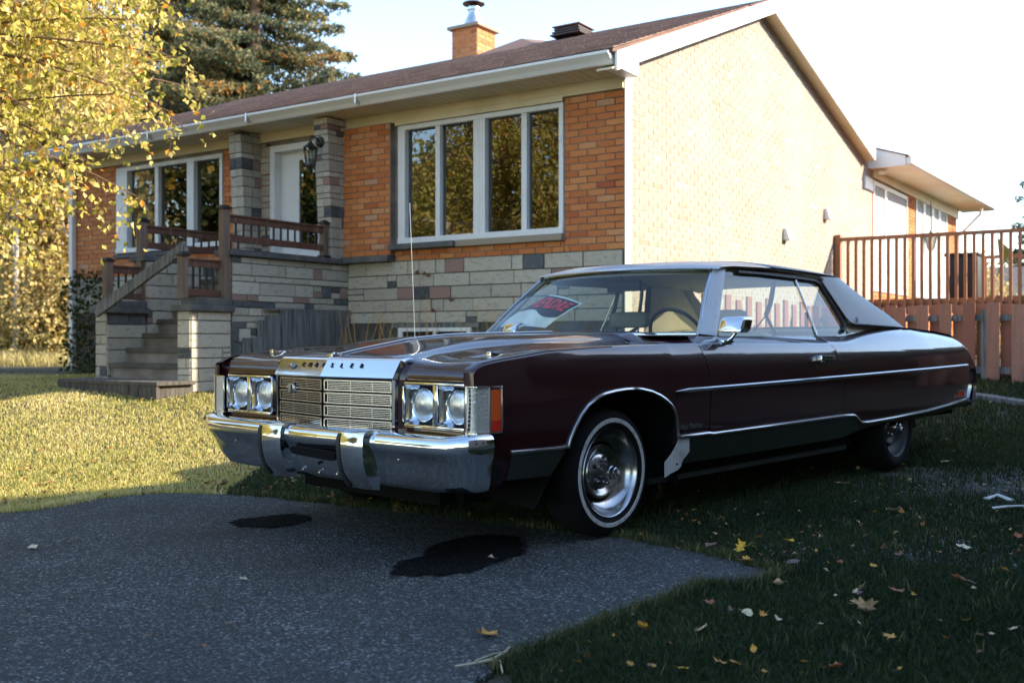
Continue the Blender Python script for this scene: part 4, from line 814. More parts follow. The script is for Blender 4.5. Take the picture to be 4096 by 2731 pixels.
# windshield
g = Geo(); nb = 17; rows = []
for t in np.linspace(0, 1, 7):
    row = []
    for y in np.linspace(-1, 1, nb):
        yb, yt = .805 * y, .640 * y; xb = .93 - .13 * (1 - y * y); xt = 1.322 - .115 * (1 - y * y); zb = .962; zt = 1.345 + .008 * (1 - y * y)
        row.append((lerp(xb, xt, t) - .02 * math.sin(math.pi * t), lerp(yb, yt, t), lerp(zb, zt, t)))
    rows.append(row)
g.grid(rows); part(g, 'windshield', 'glass', smooth=80)
g = Geo(); g.tube([(x - .004, y, z + .002) for x, y, z in rows[0]], .010, 6); g.tube([(x - .004, y, z + .004) for x, y, z in rows[-1]], .009, 6); part(g, 'windshield_moulding', 'chrome', smooth=60)
for s_ in (0, -1): g = Geo(); g.tube([(r[s_][0] + .004, r[s_][1], r[s_][2] + .004) for r in rows], .010, 6); part(g, 'windshield_side_moulding', 'chromed', smooth=60)
# rear window
g = Geo(); g.grid([[(lerp(3.60, 3.02, t) + .05 * (1 - y * y) * .6, y * lerp(.68, .58, t), lerp(1.03, 1.352, t)) for y in np.linspace(-1, 1, 9)] for t in (0, .33, .66, 1)]); part(g, 'rear_window', 'glass', smooth=80)
g = Geo(); g.grid([[(x, y, .985) for y in (-.82, .82)] for x in (2.95, 3.7)]); g.grid([[(3.62, y, z) for y in (-.8, .8)] for z in (.9, 1.02)]); part(g, 'parcel_shelf', 'seat', smooth=0)
# antenna
g = Geo(); g.tube([(.38, -.87, .90), (.36, -.87, 1.3), (.335, -.87, 1.765)], [.003, .002, .0014], 5); g.lathe([(0, .013), (.012, .011), (.02, .004)], (.38, -.87, .902), 'z', 12); part(g, 'radio_antenna', 'alu', smooth=50)
# wipers
for y0, y1 in ((-.62, -.1), (.06, .58)):
    g = Geo(); g.tube([(.845, y0, .962), (.85, (y0 + y1) / 2, .972), (.84, y1, .968)], .005, 5); part(g, 'wiper', 'black')
# underbody
g = Geo(); g.box(-.70, 4.7, -.5, .5, .20, .36); g.box(.62, 2.7, -.82, .82, .26, .42); g.box(3.6, 4.7, -.8, .8, .34, .5); g.box(-.8, .65, -.5, .5, .3, .75); part(g, 'underbody', 'dark', smooth=0)
# ---- interior
def cushion(name, x0, x1, y0, y1, z0, z1, m, tilt=0, bev=.04, parent=None):
    g = Geo(); g.box(x0, x1, y0, y1, z0, z1)
    if tilt: g.v = [(x + (z - z0) * tilt, y, z) for x, y, z in g.v]
    return part(g, name, m, parent, smooth=60, bevel=bev)
for yc in (-.37, .37):
    st = empty('front_seat', (0, 0, 0), 0, car)
    cushion('seat_back', 1.72, 1.86, yc - .33, yc + .33, .50, .985, 'seat', .22, .05, st); cushion('seat_cushion', 1.3, 1.85, yc - .34, yc + .34, .42, .56, 'seat', 0, .05, st)
    cushion('headrest', 1.86, 1.95, yc - .15, yc + .15, 1.015, 1.125, 'seat', .1, .04, st)
    g = Geo(); [g.tube([(1.88, yc + d, .96), (1.90, yc + d, 1.03)], .006, 6) for d in (-.08, .08)]; part(g, 'headrest_post', 'chromed', st)
cushion('rear_seat_back', 2.75, 2.92, -.66, .66, .5, 1.0, 'seat', .25, .05); cushion('rear_seat', 2.25, 2.8, -.66, .66, .42, .56, 'seat', 0, .05)
g = Geo(); g.grid([[(x, y, z) for y in (-.80, .80)] for x, z in [(.86, .955), (1.05, .965), (1.16, .955), (1.20, .92), (1.2, .7)]]); part(g, 'dashboard', 'darkplastic', smooth=50)
for s_ in (1, -1):
    g = Geo(); g.box(1.0, 2.75, s_ * .80, s_ * .84, .5, .945); part(g, 'door_trim_panel', 'seat')
g = Geo(); g.box(.9, 3.6, -.82, .82, .40, .43); part(g, 'floor', 'dark')
sw = Geo(); cen = Vector((1.33, .40, .95)); ax = Vector((1, 0, .55)).normalized(); u_ = Vector((0, 1, 0)); v_ = ax.cross(u_).normalized(); RR = .185
sw.tube([tuple(cen + u_ * RR * math.cos(t) + v_ * RR * math.sin(t)) for t in np.linspace(0, 2 * math.pi, 33)], .011, 8, cap=False); sw.tube([tuple(cen - u_ * RR), tuple(cen - ax * .03), tuple(cen + u_ * RR)], .014, 6); sw.tube([tuple(cen - ax * .04), tuple(cen - ax * .25)], .03, 8)
part(sw, 'steering_wheel', 'darkplastic', smooth=60)
g = Geo(); g.box(1.33, 1.355, -.125, .125, 1.235, 1.30); g.tube([(1.34, 0, 1.29), (1.29, 0, 1.345)], .008, 6); part(g, 'rear_view_mirror', 'black', bevel=.01)
for yc in (-.64, .60):
    g = Geo(); P = [(2.14, yc, 1.32), (2.12, yc - .02, 1.16), (2.10, yc - .04, 1.09)]
    g.tube(P, .022, 4, rz=.004); g.tube([P[-1], (2.02, yc - .14, .92)], .02, 4, rz=.004); g.tube([P[-1], (2.2, yc, .92)], .02, 4, rz=.004); part(g, 'seat_belt', 'black', smooth=0)
g = Geo(); g.tube([(1.34, -.64, 1.33), (2.5, -.665, 1.33)], .03, 6); g.tube([(1.34, .64, 1.33), (2.5, .665, 1.33)], .03, 6); part(g, 'roof_side_trim', 'interior', smooth=60)
# for-sale sign lying against the windshield (inside the car)
sg = empty('for_sale_sign', (0, 0, 0)); sg.matrix_world = car.matrix_basis if 0 else Matrix.Translation(car.location) @ Matrix.Rotation(car.rotation_euler.z, 4, 'Z')
tag(sg, 'black and white for sale sign with red letters behind the windshield', 'sign')
CTL, CTR, CBR, CBL = Vector((-1.232, -.513, 1.227)), Vector((-1.164, -.189, 1.159)), Vector((-1.013, -.366, 1.008)), Vector((-1.019, -.806, 1.014))
def spt(a, b, d=0):   # a along the text, b up; card bows slightly
    p = CBL.lerp(CBR, a).lerp(CTL.lerp(CTR, a), b) + Vector((.7, 0, .7)) * (d + .016 * math.sin(a * 3.1) + .01 * math.sin(b * 3.1)); return tuple(p)
def sgrid(a0, a1, b0, b1, d): return [[spt(a, b, d) for a in np.linspace(a0, a1, 13)] for b in np.linspace(b0, b1, 4)]
sgn_n = 1
g = Geo(); g.grid(sgrid(0, 1, 0, 1, 0)); b_ = g.obj('sign_board', M['signwhite'], sg, smooth=60)
for dd in (.003,):
    g = Geo(); rows = [[spt(a, lerp(.42 + .10 * math.sin(a * 6.0), .95, t), dd) for a in np.linspace(.03, .97, 15)] for t in (0, .5, 1)]; g.grid(rows); g.obj('sign_black_field', M['signblack'], sg, smooth=60)
    tm = textmesh('VENDRE', 1, .01, M['signred'], 0, .02); co_ = np.empty(len(tm.vertices) * 3); tm.vertices.foreach_get('co', co_); co_ = co_.reshape(-1, 3)
    x0, x1 = co_[:, 0].min(), co_[:, 0].max(); y0, y1 = co_[:, 1].min(), co_[:, 1].max()
    new = [spt(.07 + .86 * (c[0] - x0) / (x1 - x0), .56 + .32 * (c[1] - y0) / (y1 - y0), .006 + (0 if c[2] < 0 else .003)) for c in co_]; tm.vertices.foreach_set('co', np.array(new).ravel()); tm.update(); link('sign_lettering', tm, sg)
# ================================================================ HOUSE   (s along the front wall to the left, t back along the gable wall, z up; s is mirrored when meshes are made)
house = empty('brick_bungalow', (1.08, 9.8, 0), math.atan2(-.5563, .831)); tag(house, 'single storey orange brick bungalow with stone base and brown shingle roof behind the car', 'house')
def hp(g, name, m, parent=None, smooth=0, bevel=0, label=None, **k):
    o = g.obj(name, M[m] if isinstance(m, str) else m, parent or house, smooth=smooth, fx=True, bevel=bevel, **k)
    if label: o['label'] = label
    return o
ZB, ZT_ = 1.80, 3.325
fw = hp(Geo().box(0.0, .67, 0, .2, ZB, 3.45).box(.67, 2.80, 0, .2, ZB, 1.93).box(.67, 2.80, 0, .2, 3.29, 3.45).box(2.80, 3.95, 0, .2, ZB, 3.45).box(3.95, 4.825, 0, .2, 3.27, 3.45).box(4.825, 5.69, 0, .2, ZB, 3.45)
        .box(5.69, 7.865, 0, .2, ZB, 2.10).box(5.69, 7.865, 0, .2, 3.28, 3.45).box(7.865, 8.87, 0, .2, ZB, 3.45), 'front_wall', 'mortar')
fp_ = hp(Geo().box(2.868, 3.63, -.075, 0, 1.86, 3.33), 'front_wall_pier', 'mortar')
base = hp(Geo().box(0, 8.87, .0, .2, .2, ZB), 'foundation_wall', 'concrete')
# gable wall
def gprofile(t): return np.interp(t, [0, 3.72, 8.95], [3.60, 5.012, 3.93])
GT = [0, .6, 1.2, 1.8, 2.4, 3.0, 3.72, 4.6, 5.6, 6.6, 7.6, 8.95]
g = Geo(); poly = [(0, .2)] + [(8.95, .2)] + [(t, float(gprofile(t))) for t in GT[::-1]]
g.prism([(t, z) for t, z in poly], 'x', .0, .18); gw = hp(g, 'gable_wall', 'mortarlight')
g = Geo(); g.box(8.70, 8.87, .2, 8.8, .2, 3.5); g.box(0.1, 8.8, 8.8, 8.95, .2, 3.5); hp(g, 'rear_walls', 'mortar')
# ---- bricks: collected first, the 300 that show largest become objects
BR = []   # (depth key, wall, mesh box (s0,s1,t0,t1,z0,z1), rnd, mat)
def brickwall(wall, s0, s1, z0, z1, t, pitch=.203, course=.0667, seed=0, plane='f', clip=None, m='brick'):
    r = random.Random(seed); n = int(round((z1 - z0) / course)); cz = (z1 - z0) / n
    for k in range(n):
        za = z0 + k * cz + .005; zb = z0 + (k + 1) * cz - .005; off = (k % 2) * pitch / 2
        a = math.floor(s0 / pitch) * pitch - off
        while a < s1:
            x0, x1 = max(a + .005, s0 + .002), min(a + pitch - .005, s1 - .002); a += pitch
            if x1 - x0 < .03: continue
            zz1 = zb
            if clip:
                zm = min(clip(x0), clip(x1))
                if za > zm - .03: continue
                zz1 = min(zb, zm)
            pr = (.006 + r.uniform(0, .005)) if m == 'brick' else .0025 + r.uniform(0, .002); rnd = min(1, max(0, r.gauss(.55, .19)))
            if plane == 'f': bx = (x0, x1, t - pr, t + .02, za, zz1)
            else: bx = (-pr, .02, x0, x1, za, zz1)
            BR.append([0, wall, bx, rnd, m])
brickwall(fw, 0, .665, ZB + .0, ZT_, 0, seed=1); brickwall(fw, .67, 2.86, ZB + .0, 1.915, 0, seed=2); brickwall(fp_, 2.868, 3.62, 1.865, ZT_, -.075, seed=3, course=.0664)
brickwall(fw, 4.83, 5.68, ZB, ZT_, 0, seed=4); brickwall(fw, 7.87, 8.86, ZB, ZT_, 0, seed=5); brickwall(fw, 5.69, 7.87, ZB, 2.04, 0, seed=6)
brickwall(gw, .02, 8.94, .6, 5.05, 0, seed=7, plane='g', clip=gprofile, m='buff')
Lv, Bv = np.array([-.831, .5563]), np.array([.5563, .831])
for b in BR:
    s_, t_ = (b[2][0] + b[2][1]) / 2, (b[2][2] + b[2][3]) / 2; p = np.array([1.08, 9.8]) + s_ * Lv + t_ * Bv; b[0] = p[1] + (0 if b[4] == 'brick' else .9) + (50 if b[5 - 1] == 'buff' and b[2][4] < 1.7 else 0)
BR.sort(key=lambda b: b[0]); shared = {}
for b in BR[:300]:
    x0, x1, y0, y1, z0, z1 = b[2]; k = (round(x1 - x0, 3), round(y1 - y0, 2), round(z1 - z0, 3), round(b[3] * 9), b[4])
    if k not in shared:
        q = Geo(); q.box(-(x1 - x0) / 2, (x1 - x0) / 2, 0, y1 - y0, 0, z1 - z0, max(.001, k[3] / 9)); o = q.obj('brick', M[b[4]], b[1], fx=True, attr=True); shared[k] = o.data
    else: o = link('brick', shared[k], b[1])
    o.location = (-(x0 + x1) / 2, y0, z0)
rest = {}
for b in BR[300:]: rest.setdefault((b[1].name, b[4]), []).append(b)
for (w_, m_), L_ in rest.items():
    g = Geo(); [g.box(*b[2], max(.001, b[3])) for b in L_]; o = hp(g, 'brickwork', m_, L_[0][1], attr=True, recalc=False); o['kind'] = 'stuff'
# corner quoin strip is the brick end painted pale as if sunlit: white corner boards at the eaves
hp(Geo().box(-.012, .0, -.02, .16, 3.33, 3.60), 'corner_board', 'whitefascia', gw); hp(Geo().box(-.02, -.0, 8.47, 8.96, 3.42, 3.62), 'corner_board', 'whitefascia', gw)
# ---- stones
def stonewall(parent, U0, U1, Z0, Z1, place, seed, hs_=(.065, .125, .135, .14), wmul=1.0, edge=None):
    """place(u0,u1,z0,z1,proud)-> 8 corner box (s0,s1,t0,t1,z0,z1)"""
    r = random.Random(seed); z = Z0
    while z < Z1 - .02:
        h = r.choice(hs_); h = min(h, Z1 - z); h = h if Z1 - z - h > .03 else Z1 - z; u = U0
        while u < U1 - .02:
            w = r.choice([.14, .26, .42, .5, .58]) * wmul * r.uniform(.85, 1.15); w = w if U1 - u - w > .07 else U1 - u
            # sometimes split the course in two thin stones
            small = w < .26
            parts_ = [(z, z + h)] if h < .1 or r.random() < .72 or not small else [(z, z + h * .5), (z + h * .5, z + h)]
            for za, zb in parts_:
                dark = r.random() if (w < .3 or zb - za < .08) else 1; rnd = r.uniform(.02, .13) if dark < .24 else (r.uniform(.18, .26) if dark < .34 else r.uniform(.32, 1.0))
                bx = place(u + .005, u + w - .005, za + .005, zb - .005, r.uniform(.008, .024)); q = Geo(); q.box(*bx, rnd); hp(q, 'stone', 'stone', parent, bevel=.005, attr=True)
            u += w
        z += h
sw_ = fw
stonewall(base, .02, 3.56, 1.11, ZB - .002, lambda u0, u1, z0, z1, p: (u0, u1, -p, .03, z0, z1), 21)
stonewall(base, 5.6, 8.86, 1.3, ZB - .002, lambda u0, u1, z0, z1, p: (u0, u1, -p, .03, z0, z1), 22, hs_=(.12, .16))
hp(Geo().box(2.86, 3.64, -.14, 0, ZB - .005, 1.862), 'stone_ledge', 'cap', bevel=.006)
hp(Geo().box(5.6, 7.9, -.05, 0, 2.045, 2.10), 'window_ledge', 'cap', bevel=.006)
# ---- windows
def window(s0, s1, z0, z1, panes, mull, tf=-.03, fr=.05, side=0):
    w = empty('window', (0, 0, 0), 0, house)
    g = Geo(); g.box(s0, s1, tf, .1, z1 - fr, z1).box(s0, s1, tf - .01, .1, z0, z0 + fr + .012).box(s0, s0 + fr, tf, .1, z0 + fr, z1 - fr).box(s1 - fr - side, s1, tf, .1, z0 + fr, z1 - fr); hp(g, 'frame', 'white', w, bevel=.004)
    for a, b, d in mull: hp(Geo().box(a, b, tf + d, .09, z0 + fr, z1 - fr), 'mullion', 'white', w, bevel=.003)
    for a, b in panes: hp(Geo().box(a, b, .035, .041, z0 + fr, z1 - fr), 'pane', 'pane', w)
    return w
w1 = window(.672, 2.80, 1.985, 3.288, [(.72, 1.11), (1.17, 1.63), (1.76, 2.22), (2.28, 2.70)], [(1.108, 1.172, .01), (1.62, 1.695, .0), (1.697, 1.770, .0), (2.22, 2.282, .01)], side=.05)
hp(Geo().box(.66, 1.97, -.085, .0, 1.915, 1.982), 'window_sill', 'sillstone', bevel=.006); hp(Geo().box(1.972, 2.868, -.13, .0, 1.918, 1.978), 'window_sill', 'cap', bevel=.006)
w2 = window(5.69, 7.865, 2.115, 3.285, [(5.74, 6.25), (6.37, 6.97), (7.03, 7.60)], [(6.237, 6.37, .0), (6.967, 7.037, .01)], side=.19)
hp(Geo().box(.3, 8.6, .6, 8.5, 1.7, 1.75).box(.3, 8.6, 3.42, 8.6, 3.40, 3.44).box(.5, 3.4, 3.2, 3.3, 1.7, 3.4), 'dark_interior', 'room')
hp(Geo().box(7.3, 7.58, .12, .14, 2.17, 3.23), 'curtain', 'curtain')
# basement window
g = Geo().box(1.80, 2.80, -.03, .01, 1.02, 1.06).box(1.80, 2.80, -.03, .01, .80, .84).box(2.74, 2.80, -.03, .01, .84, 1.02).box(2.27, 2.31, -.03, .01, .84, 1.02).box(1.80, 1.86, -.03, .01, .84, 1.02); hp(g, 'basement_window', 'white'); hp(Geo().box(1.8, 2.8, -.005, .0, .84, 1.02), 'basement_glass', 'room')
hp(Geo().box(1.7, 2.9, -.03, .0, 1.06, 1.11), 'lintel', 'woodgrey')
# ---- door
dr = empty('front_door', (0, 0, 0), 0, house)
hp(Geo().box(3.95, 4.825, -.03, .14, 3.20, 3.275).box(4.75, 4.825, -.03, .14, 1.86, 3.20).box(3.95, 4.02, -.03, .14, 1.86, 3.20).box(3.95, 4.825, -.03, .14, 1.84, 1.90), 'door_frame', 'white', dr, bevel=.004)
hp(Geo().box(4.44, 4.75, .08, .12, 1.90, 3.20).box(4.02, 4.06, .08, .12, 1.9, 3.2).box(4.06, 4.44, .08, .12, 3.09, 3.2).box(4.06, 4.44, .08, .12, 1.9, 2.05), 'door_leaf', 'white', dr, bevel=.003)
hp(Geo().box(4.06, 4.44, .09, .096, 2.05, 3.09), 'pane', 'pane', dr)
hp(Geo().box(4.05, 4.45, .16, .17, 2.0, 3.1), 'door_blind', 'doorgreen', dr)
hp(Geo().box(4.10, 4.16, .05, .08, 2.18, 2.30), 'door_handle', 'black', dr, bevel=.01)
# ---- frieze, soffit, gutter
hp(Geo().box(.0, 8.9, -.045, .0, 3.332, 3.445).box(.0, 1.95, -.052, -.045, 3.36, 3.445), 'frieze_board', 'cream', bevel=.003)
hp(Geo().box(.66, 2.82, -.06, -.045, 3.29, 3.335), 'window_head_trim', 'cream')
g = Geo(); s_ = -.14
while s_ < 9.5: g.box(s_, s_ + .094, -.47, -.04, 3.444, 3.452, .3); g.box(s_ + .094, s_ + .102, -.47, -.04, 3.449, 3.452, .3); s_ += .102
o = hp(g, 'soffit_slats', 'cream', recalc=False); o['kind'] = 'stuff'
prof = [(-.47, 3.44), (-.50, 3.435), (-.515, 3.44), (-.545, 3.475), (-.575, 3.50), (-.60, 3.52), (-.60, 3.545), (-.585, 3.548), (-.58, 3.53), (-.50, 3.50), (-.47, 3.56)]
g = Geo(); g.prism(prof, 'x', -.14, 9.55); gut = hp(g, 'gutter', 'whitefascia', smooth=0)
for s_ in (2.9, 4.6, 6.4): hp(Geo().box(s_, s_ + .02, -.605, -.52, 3.45, 3.552), 'gutter_clip', 'metal', gut)
hp(Geo().box(8.80, 8.88, -.09, -.02, .5, 3.43), 'downspout', 'white', bevel=.01)
# ---- roof (front slope steeper, ridge at t=3.72)
TR, ZR = 3.72, 5.19; E0, ZE = -.56, 3.56; EB, ZEB = 8.55, 4.03
hp(Geo().hexa([(-.17, E0, ZE - .03), (9.6, E0, ZE - .03), (9.6, TR, ZR - .03), (-.17, TR, ZR - .03)], [(-.17, E0, ZE), (9.6, E0, ZE), (9.6, TR, ZR), (-.17, TR, ZR)]).hexa([(-.17, TR, ZR - .03), (9.6, TR, ZR - .03), (9.6, EB, ZEB - .03), (-.17, EB, ZEB - .03)], [(-.17, TR, ZR), (9.6, TR, ZR), (9.6, EB, ZEB), (-.17, EB, ZEB)]), 'roof_deck', 'shingle')
r = random.Random(5); g = Geo(); n = 34
for k in range(n):
    ta, tb = lerp(E0 - .02, TR, k / n), lerp(E0 - .02, TR, (k + 1.25) / n); tb = min(tb, TR); za, zb = lerp(ZE, ZR, k / n) + .014, lerp(ZE, ZR, min(1, (k + 1.25) / n)) + .004; s_ = -.18 - r.uniform(0, .3)
    while s_ < 9.6:
        w = r.uniform(.16, .34); a, b = max(s_, -.185), min(s_ + w - .006, 9.62); s_ += w
        if b - a < .03: continue
        d = 0; g.hexa([(a, ta, za - .014), (b, ta, za - .014), (b, tb, zb - .006), (a, tb, zb - .006)], [(a, ta, za + d), (b, ta, za + d), (b, tb, zb), (a, tb, zb)], max(.01, min(1, r.gauss(.5, .22))))
o = hp(g, 'roof_shingles', 'shingle', attr=True, recalc=False); o['kind'] = 'stuff'
# rake fascia boards
def rake(t0, z0, t1, z1, hgt, s0=-.19, s1=-.165): return Geo().hexa([(s0, t0, z0 - hgt), (s1, t0, z0 - hgt), (s1, t1, z1 - hgt), (s0, t1, z1 - hgt)], [(s0, t0, z0), (s1, t0, z0), (s1, t1, z1), (s0, t1, z1)])
hp(rake(E0 + .05, 3.545, TR, 5.185, .175), 'rake_board', 'whitefascia'); hp(rake(TR, 5.185, EB - .1, 4.04, .195), 'rake_board', 'whitefascia')
hp(Geo().hexa([(-.165, E0, 3.375), (0, E0, 3.375), (0, TR, 5.01), (-.165, TR, 5.01)], [(-.165, E0, 3.39), (0, E0, 3.39), (0, TR, 5.025), (-.165, TR, 5.025)]).hexa([(-.165, TR, 5.01), (0, TR, 5.01), (0, EB, 3.86), (-.165, EB, 3.86)], [(-.165, TR, 5.025), (0, TR, 5.025), (0, EB, 3.875), (-.165, EB, 3.875)]), 'rake_soffit', 'cream')
hp(Geo().prism([(-.45, 3.425), (.0, 3.425), (.0, 3.56), (-.40, 3.44)], 'x', -.15, .0), 'eave_return', 'whitefascia'); hp(Geo().box(-.009, .0, -.012, .135, .8, 3.34), 'sunlit_brick_ends', 'mortarlight', gw)  # pale corner strip stands in for sunlit brick ends
# dormer-like hump and vent and chimney
hp(Geo().hexa([(2.9, 3.1, 4.95), (4.2, 3.1, 4.95), (4.2, 3.9, 5.17), (2.9, 3.9, 5.17)], [(3.54, 3.6, 5.265), (3.56, 3.6, 5.265), (3.56, 3.9, 5.265), (3.54, 3.9, 5.265)]), 'roof_cricket', 'shingle')
M['chimcap'] = M['sillstone']
def at_house(u, Y): X = (u - 2048) / 4094 * Y; d = np.array([X - 1.08, Y - 9.8]); return float(d @ Lv), float(d @ Bv)
cs, ct = at_house(1895, 15.6); ch = empty('chimney', (0, 0, 0), 0, house)
cx0, cx1, cy0, cy1 = cs - .24, cs + .22, ct - .25, ct + .22; ztop = 5.60
core = hp(Geo().box(cx0, cx1, cy0, cy1, 4.3, ztop - .005), 'chimney_stack', 'mortarlight', ch)
r = random.Random(9); g = Geo(); z = 4.9
k = 0
while z < ztop - .03:
    for (a0, a1, fx_) in ((cx0, cx1, 'f'), (cy0, cy1, 'g')):
        a = a0 - (k % 2) * .1
        while a < a1:
            x0, x1 = max(a + .005, a0), min(a + .198, a1); a += .203
            if x1 - x0 < .03: continue
            if fx_ == 'f': q = (x0, x1, cy0 - .008, cy0 + .01, z + .004, z + .060)
            else: q = (cx0 - .008, cx0 + .01, x0, x1, z + .004, z + .060)
            g.box(*q, max(.05, min(1, r.gauss(.6, .2))))
    z += .0667; k += 1
o = hp(g, 'chimney_bricks', 'brick', ch, attr=True, recalc=False); o['kind'] = 'stuff'
hp(Geo().box(cx0 - .06, cx1 + .06, cy0 - .06, cy1 + .06, ztop, ztop + .05), 'chimney_cap', 'sillstone', ch, bevel=.008)
g = Geo(); g.lathe([(0, .16), (.06, .15), (.15, .11), (.22, .085), (.27, .08), (.28, .10), (.32, .10)], ((cx0 + cx1) / 2, (cy0 + cy1) / 2, ztop + .05), 'z', 20); hp(g, 'flue_pipe', 'metal', ch, smooth=40)
g = Geo(); g.lathe([(.41, .04), (.385, .17), (.37, .17), (.38, .05)], ((cx0 + cx1) / 2, (cy0 + cy1) / 2, ztop + .05), 'z', 20); g.tube([((cx0 + cx1) / 2, (cy0 + cy1) / 2, ztop + .33), ((cx0 + cx1) / 2, (cy0 + cy1) / 2, ztop + .44)], .05, 8); hp(g, 'rain_cap', 'ventbrown', ch, smooth=30)
vs, vt = 2.62, 3.50; zv = ZE + (vt - E0) * (ZR - ZE) / (TR - E0); vn = empty('roof_vent', (0, 0, 0), 0, house)
hp(Geo().box(vs - .17, vs + .17, vt - .17, vt + .17, zv - .12, zv + .09), 'vent_core', 'dark', vn)
for i in range(3): hp(Geo().box(vs - .24 + .02 * i, vs + .24 - .02 * i, vt - .24 + .02 * i, vt + .24 - .02 * i, zv - .01 + .04 * i, zv + .012 + .04 * i), 'louvre', 'ventbrown', vn, bevel=.006)
hp(Geo().box(vs - .22, vs + .22, vt - .22, vt + .22, zv + .11, zv + .128), 'vent_lid', 'shingle', vn, bevel=.008)
# gable dryer vents
for t_, z_ in ((4.56, 2.33), (6.34, 2.78)):
    v = empty('wall_vent', (0, 0, 0), 0, gw)
    g = Geo(); g.box(-.10, .0, t_ - .07, t_ + .07, z_ - .09, z_ + .07); g.v = [(s_ * (1.0 if zz < z_ else .55), tt, zz) for s_, tt, zz in g.v]; hp(g, 'vent_hood', 'whitefascia', v, bevel=.012)
# ---- porch
pr = hp(Geo().box(3.58, 5.15, -.68, 0, .2, 1.78).box(3.58, 3.75, -1.70, -.68, .2, 1.78).box(4.97, 5.15, -1.70, -.68, .2, 1.78), 'porch_core', 'mortar'); pr.name = 'porch'
stonewall(pr, .0, 1.70, 1.26, 1.78, lambda a, b, z0, z1, p: (3.58 - p, 3.60, -b, -a, z0, z1), 31, wmul=.95)
stonewall(pr, .95, 1.70, .45, 1.26, lambda a, b, z0, z1, p: (3.58 - p, 3.60, -b, -a, z0, z1), 32, wmul=.7)
stonewall(pr, .0, 1.70, .5, 1.78, lambda a, b, z0, z1, p: (4.95 - p, 4.98, -b, -a, z0, z1), 33)
stonewall(pr, 3.59, 3.76, .5, 1.78, lambda a, b, z0, z1, p: (a, b, -1.70 - p, -1.68, z0, z1), 34, wmul=.5)
hp(Geo().box(3.52, 5.2, -.70, 0, 1.785, 1.846).box(3.52, 3.80, -1.745, -.70, 1.785, 1.846).box(4.93, 5.2, -1.745, -.70, 1.785, 1.846), 'porch_slab', 'cap', pr, bevel=.008)
# flanking fin walls tapering downward
for s0, s1, zb, nm in ((3.575, 3.775, 1.846, 'a'), (4.995, 5.195, 1.846, 'b')):
    r = random.Random(41 if nm == 'a' else 42); z = zb; fin = empty('stone_fin_wall', (0, 0, 0), 0, house)
    hp(Geo().hexa([(s0 + .01, -.25, zb), (s1 - .01, -.25, zb), (s1 - .01, 0, zb), (s0 + .01, 0, zb)], [(s0 + .01, -.345, 3.43), (s1 - .01, -.345, 3.43), (s1 - .01, 0, 3.43), (s0 + .01, 0, 3.43)]), 'fin_core', 'mortar', fin)
    while z < 3.42:
        h = min(r.choice([.06, .09, .12, .13]), 3.43 - z); dep = lambda zz: .255 + .1 * (zz - zb) / 1.58
        c0 = r.random(); rn = lambda: (r.uniform(.02, .13) if r.random() < .16 else (r.uniform(.18, .26) if r.random() < .09 else r.uniform(.3, 1)))
        d = dep(z + h / 2); cut = r.uniform(.35, .6) * d
        for (a0, a1, b0, b1) in ((s0 - .012, s0 + .095, -d, -cut - .004), (s0 - .012 - r.uniform(0, .008), s0 + .03, -cut + .004, -.0), (s0 + .10, s1, -d + r.uniform(0, .006), -.02)):
            q = Geo(); q.box(a0, a1, b0, b1, z + .004, z + h - .004, rn()); hp(q, 'stone', 'stone', fin, bevel=.004, attr=True)
        z += h
stonewall(fw, 4.83, 4.99, 1.86, 3.32, lambda a, b, z0, z1, p: (a, b, -p - .01, .02, z0, z1), 44, wmul=.6)
# wing walls beside the stairs
for s0, s1, t1, sd_ in ((3.575, 3.765, -2.215, 51), (4.93, 5.12, -2.20, 52)):
    wg = empty('stair_wing_wall', (0, 0, 0), 0, house)
    hp(Geo().box(s0 + .012, s1 - .012, t1 + .012, -1.72, .3, 1.21), 'wing_core', 'mortar', wg)
    stonewall(wg, s0, s1, .42, 1.21, lambda a, b, z0, z1, p: (a, b, t1 - p * .4, t1 + .03, z0, z1), sd_, hs_=(.10, .13, .14), wmul=.5)
    stonewall(wg, -t1 - 2.215 + 1.70 if 0 else 1.72, -t1 - .002, .42, 1.21, lambda a, b, z0, z1, p: (s0 - p * .5, s0 + .03, -b, -a, z0, z1), sd_, hs_=(.10, .13, .14), wmul=.8)
    hp(Geo().box(s0 - .05, s1 + .05, t1 - .05, -1.70, 1.21, 1.272), 'wing_cap', 'cap', wg, bevel=.01)
    hp(Geo().box(s0 - .03, s1 + .03, -2.16, -1.72, 1.272, 1.345), 'wing_upper_cap', 'cap', wg, bevel=.008)
# stairs
st = empty('front_steps', (0, 0, 0), 0, house)
for i in range(8):
    z1 = .69 + i * .155; t0 = -2.18 + i * .2
    hp(Geo().box(3.77, 4.93, t0, t0 + .24, z1 - .05, z1), 'tread', 'concrete', st, bevel=.006); hp(Geo().box(3.77, 4.93, t0 + .03, t0 + .22, z1 - .2, z1 - .05), 'riser', 'mortar', st)
r = random.Random(3)
bt = hp(Geo().box(3.55, 5.04, -2.62, -2.2, .30, .50), 'step_box', 'platform', st); bt.name = 'bottom_step'
hp(Geo().box(3.50, 5.08, -2.66, -2.4, .50, .535).box(3.50, 5.08, -2.395, -2.21, .50, .535), 'step_boards', 'platform', st, bevel=.005)
a = 3.52
while a < 5.05:
    w = r.uniform(.07, .12); hp(Geo().box(a, a + w - .006, -2.645 - r.uniform(0, .01), -2.62, .33, .50), 'facing_board', 'platform', st); a += w
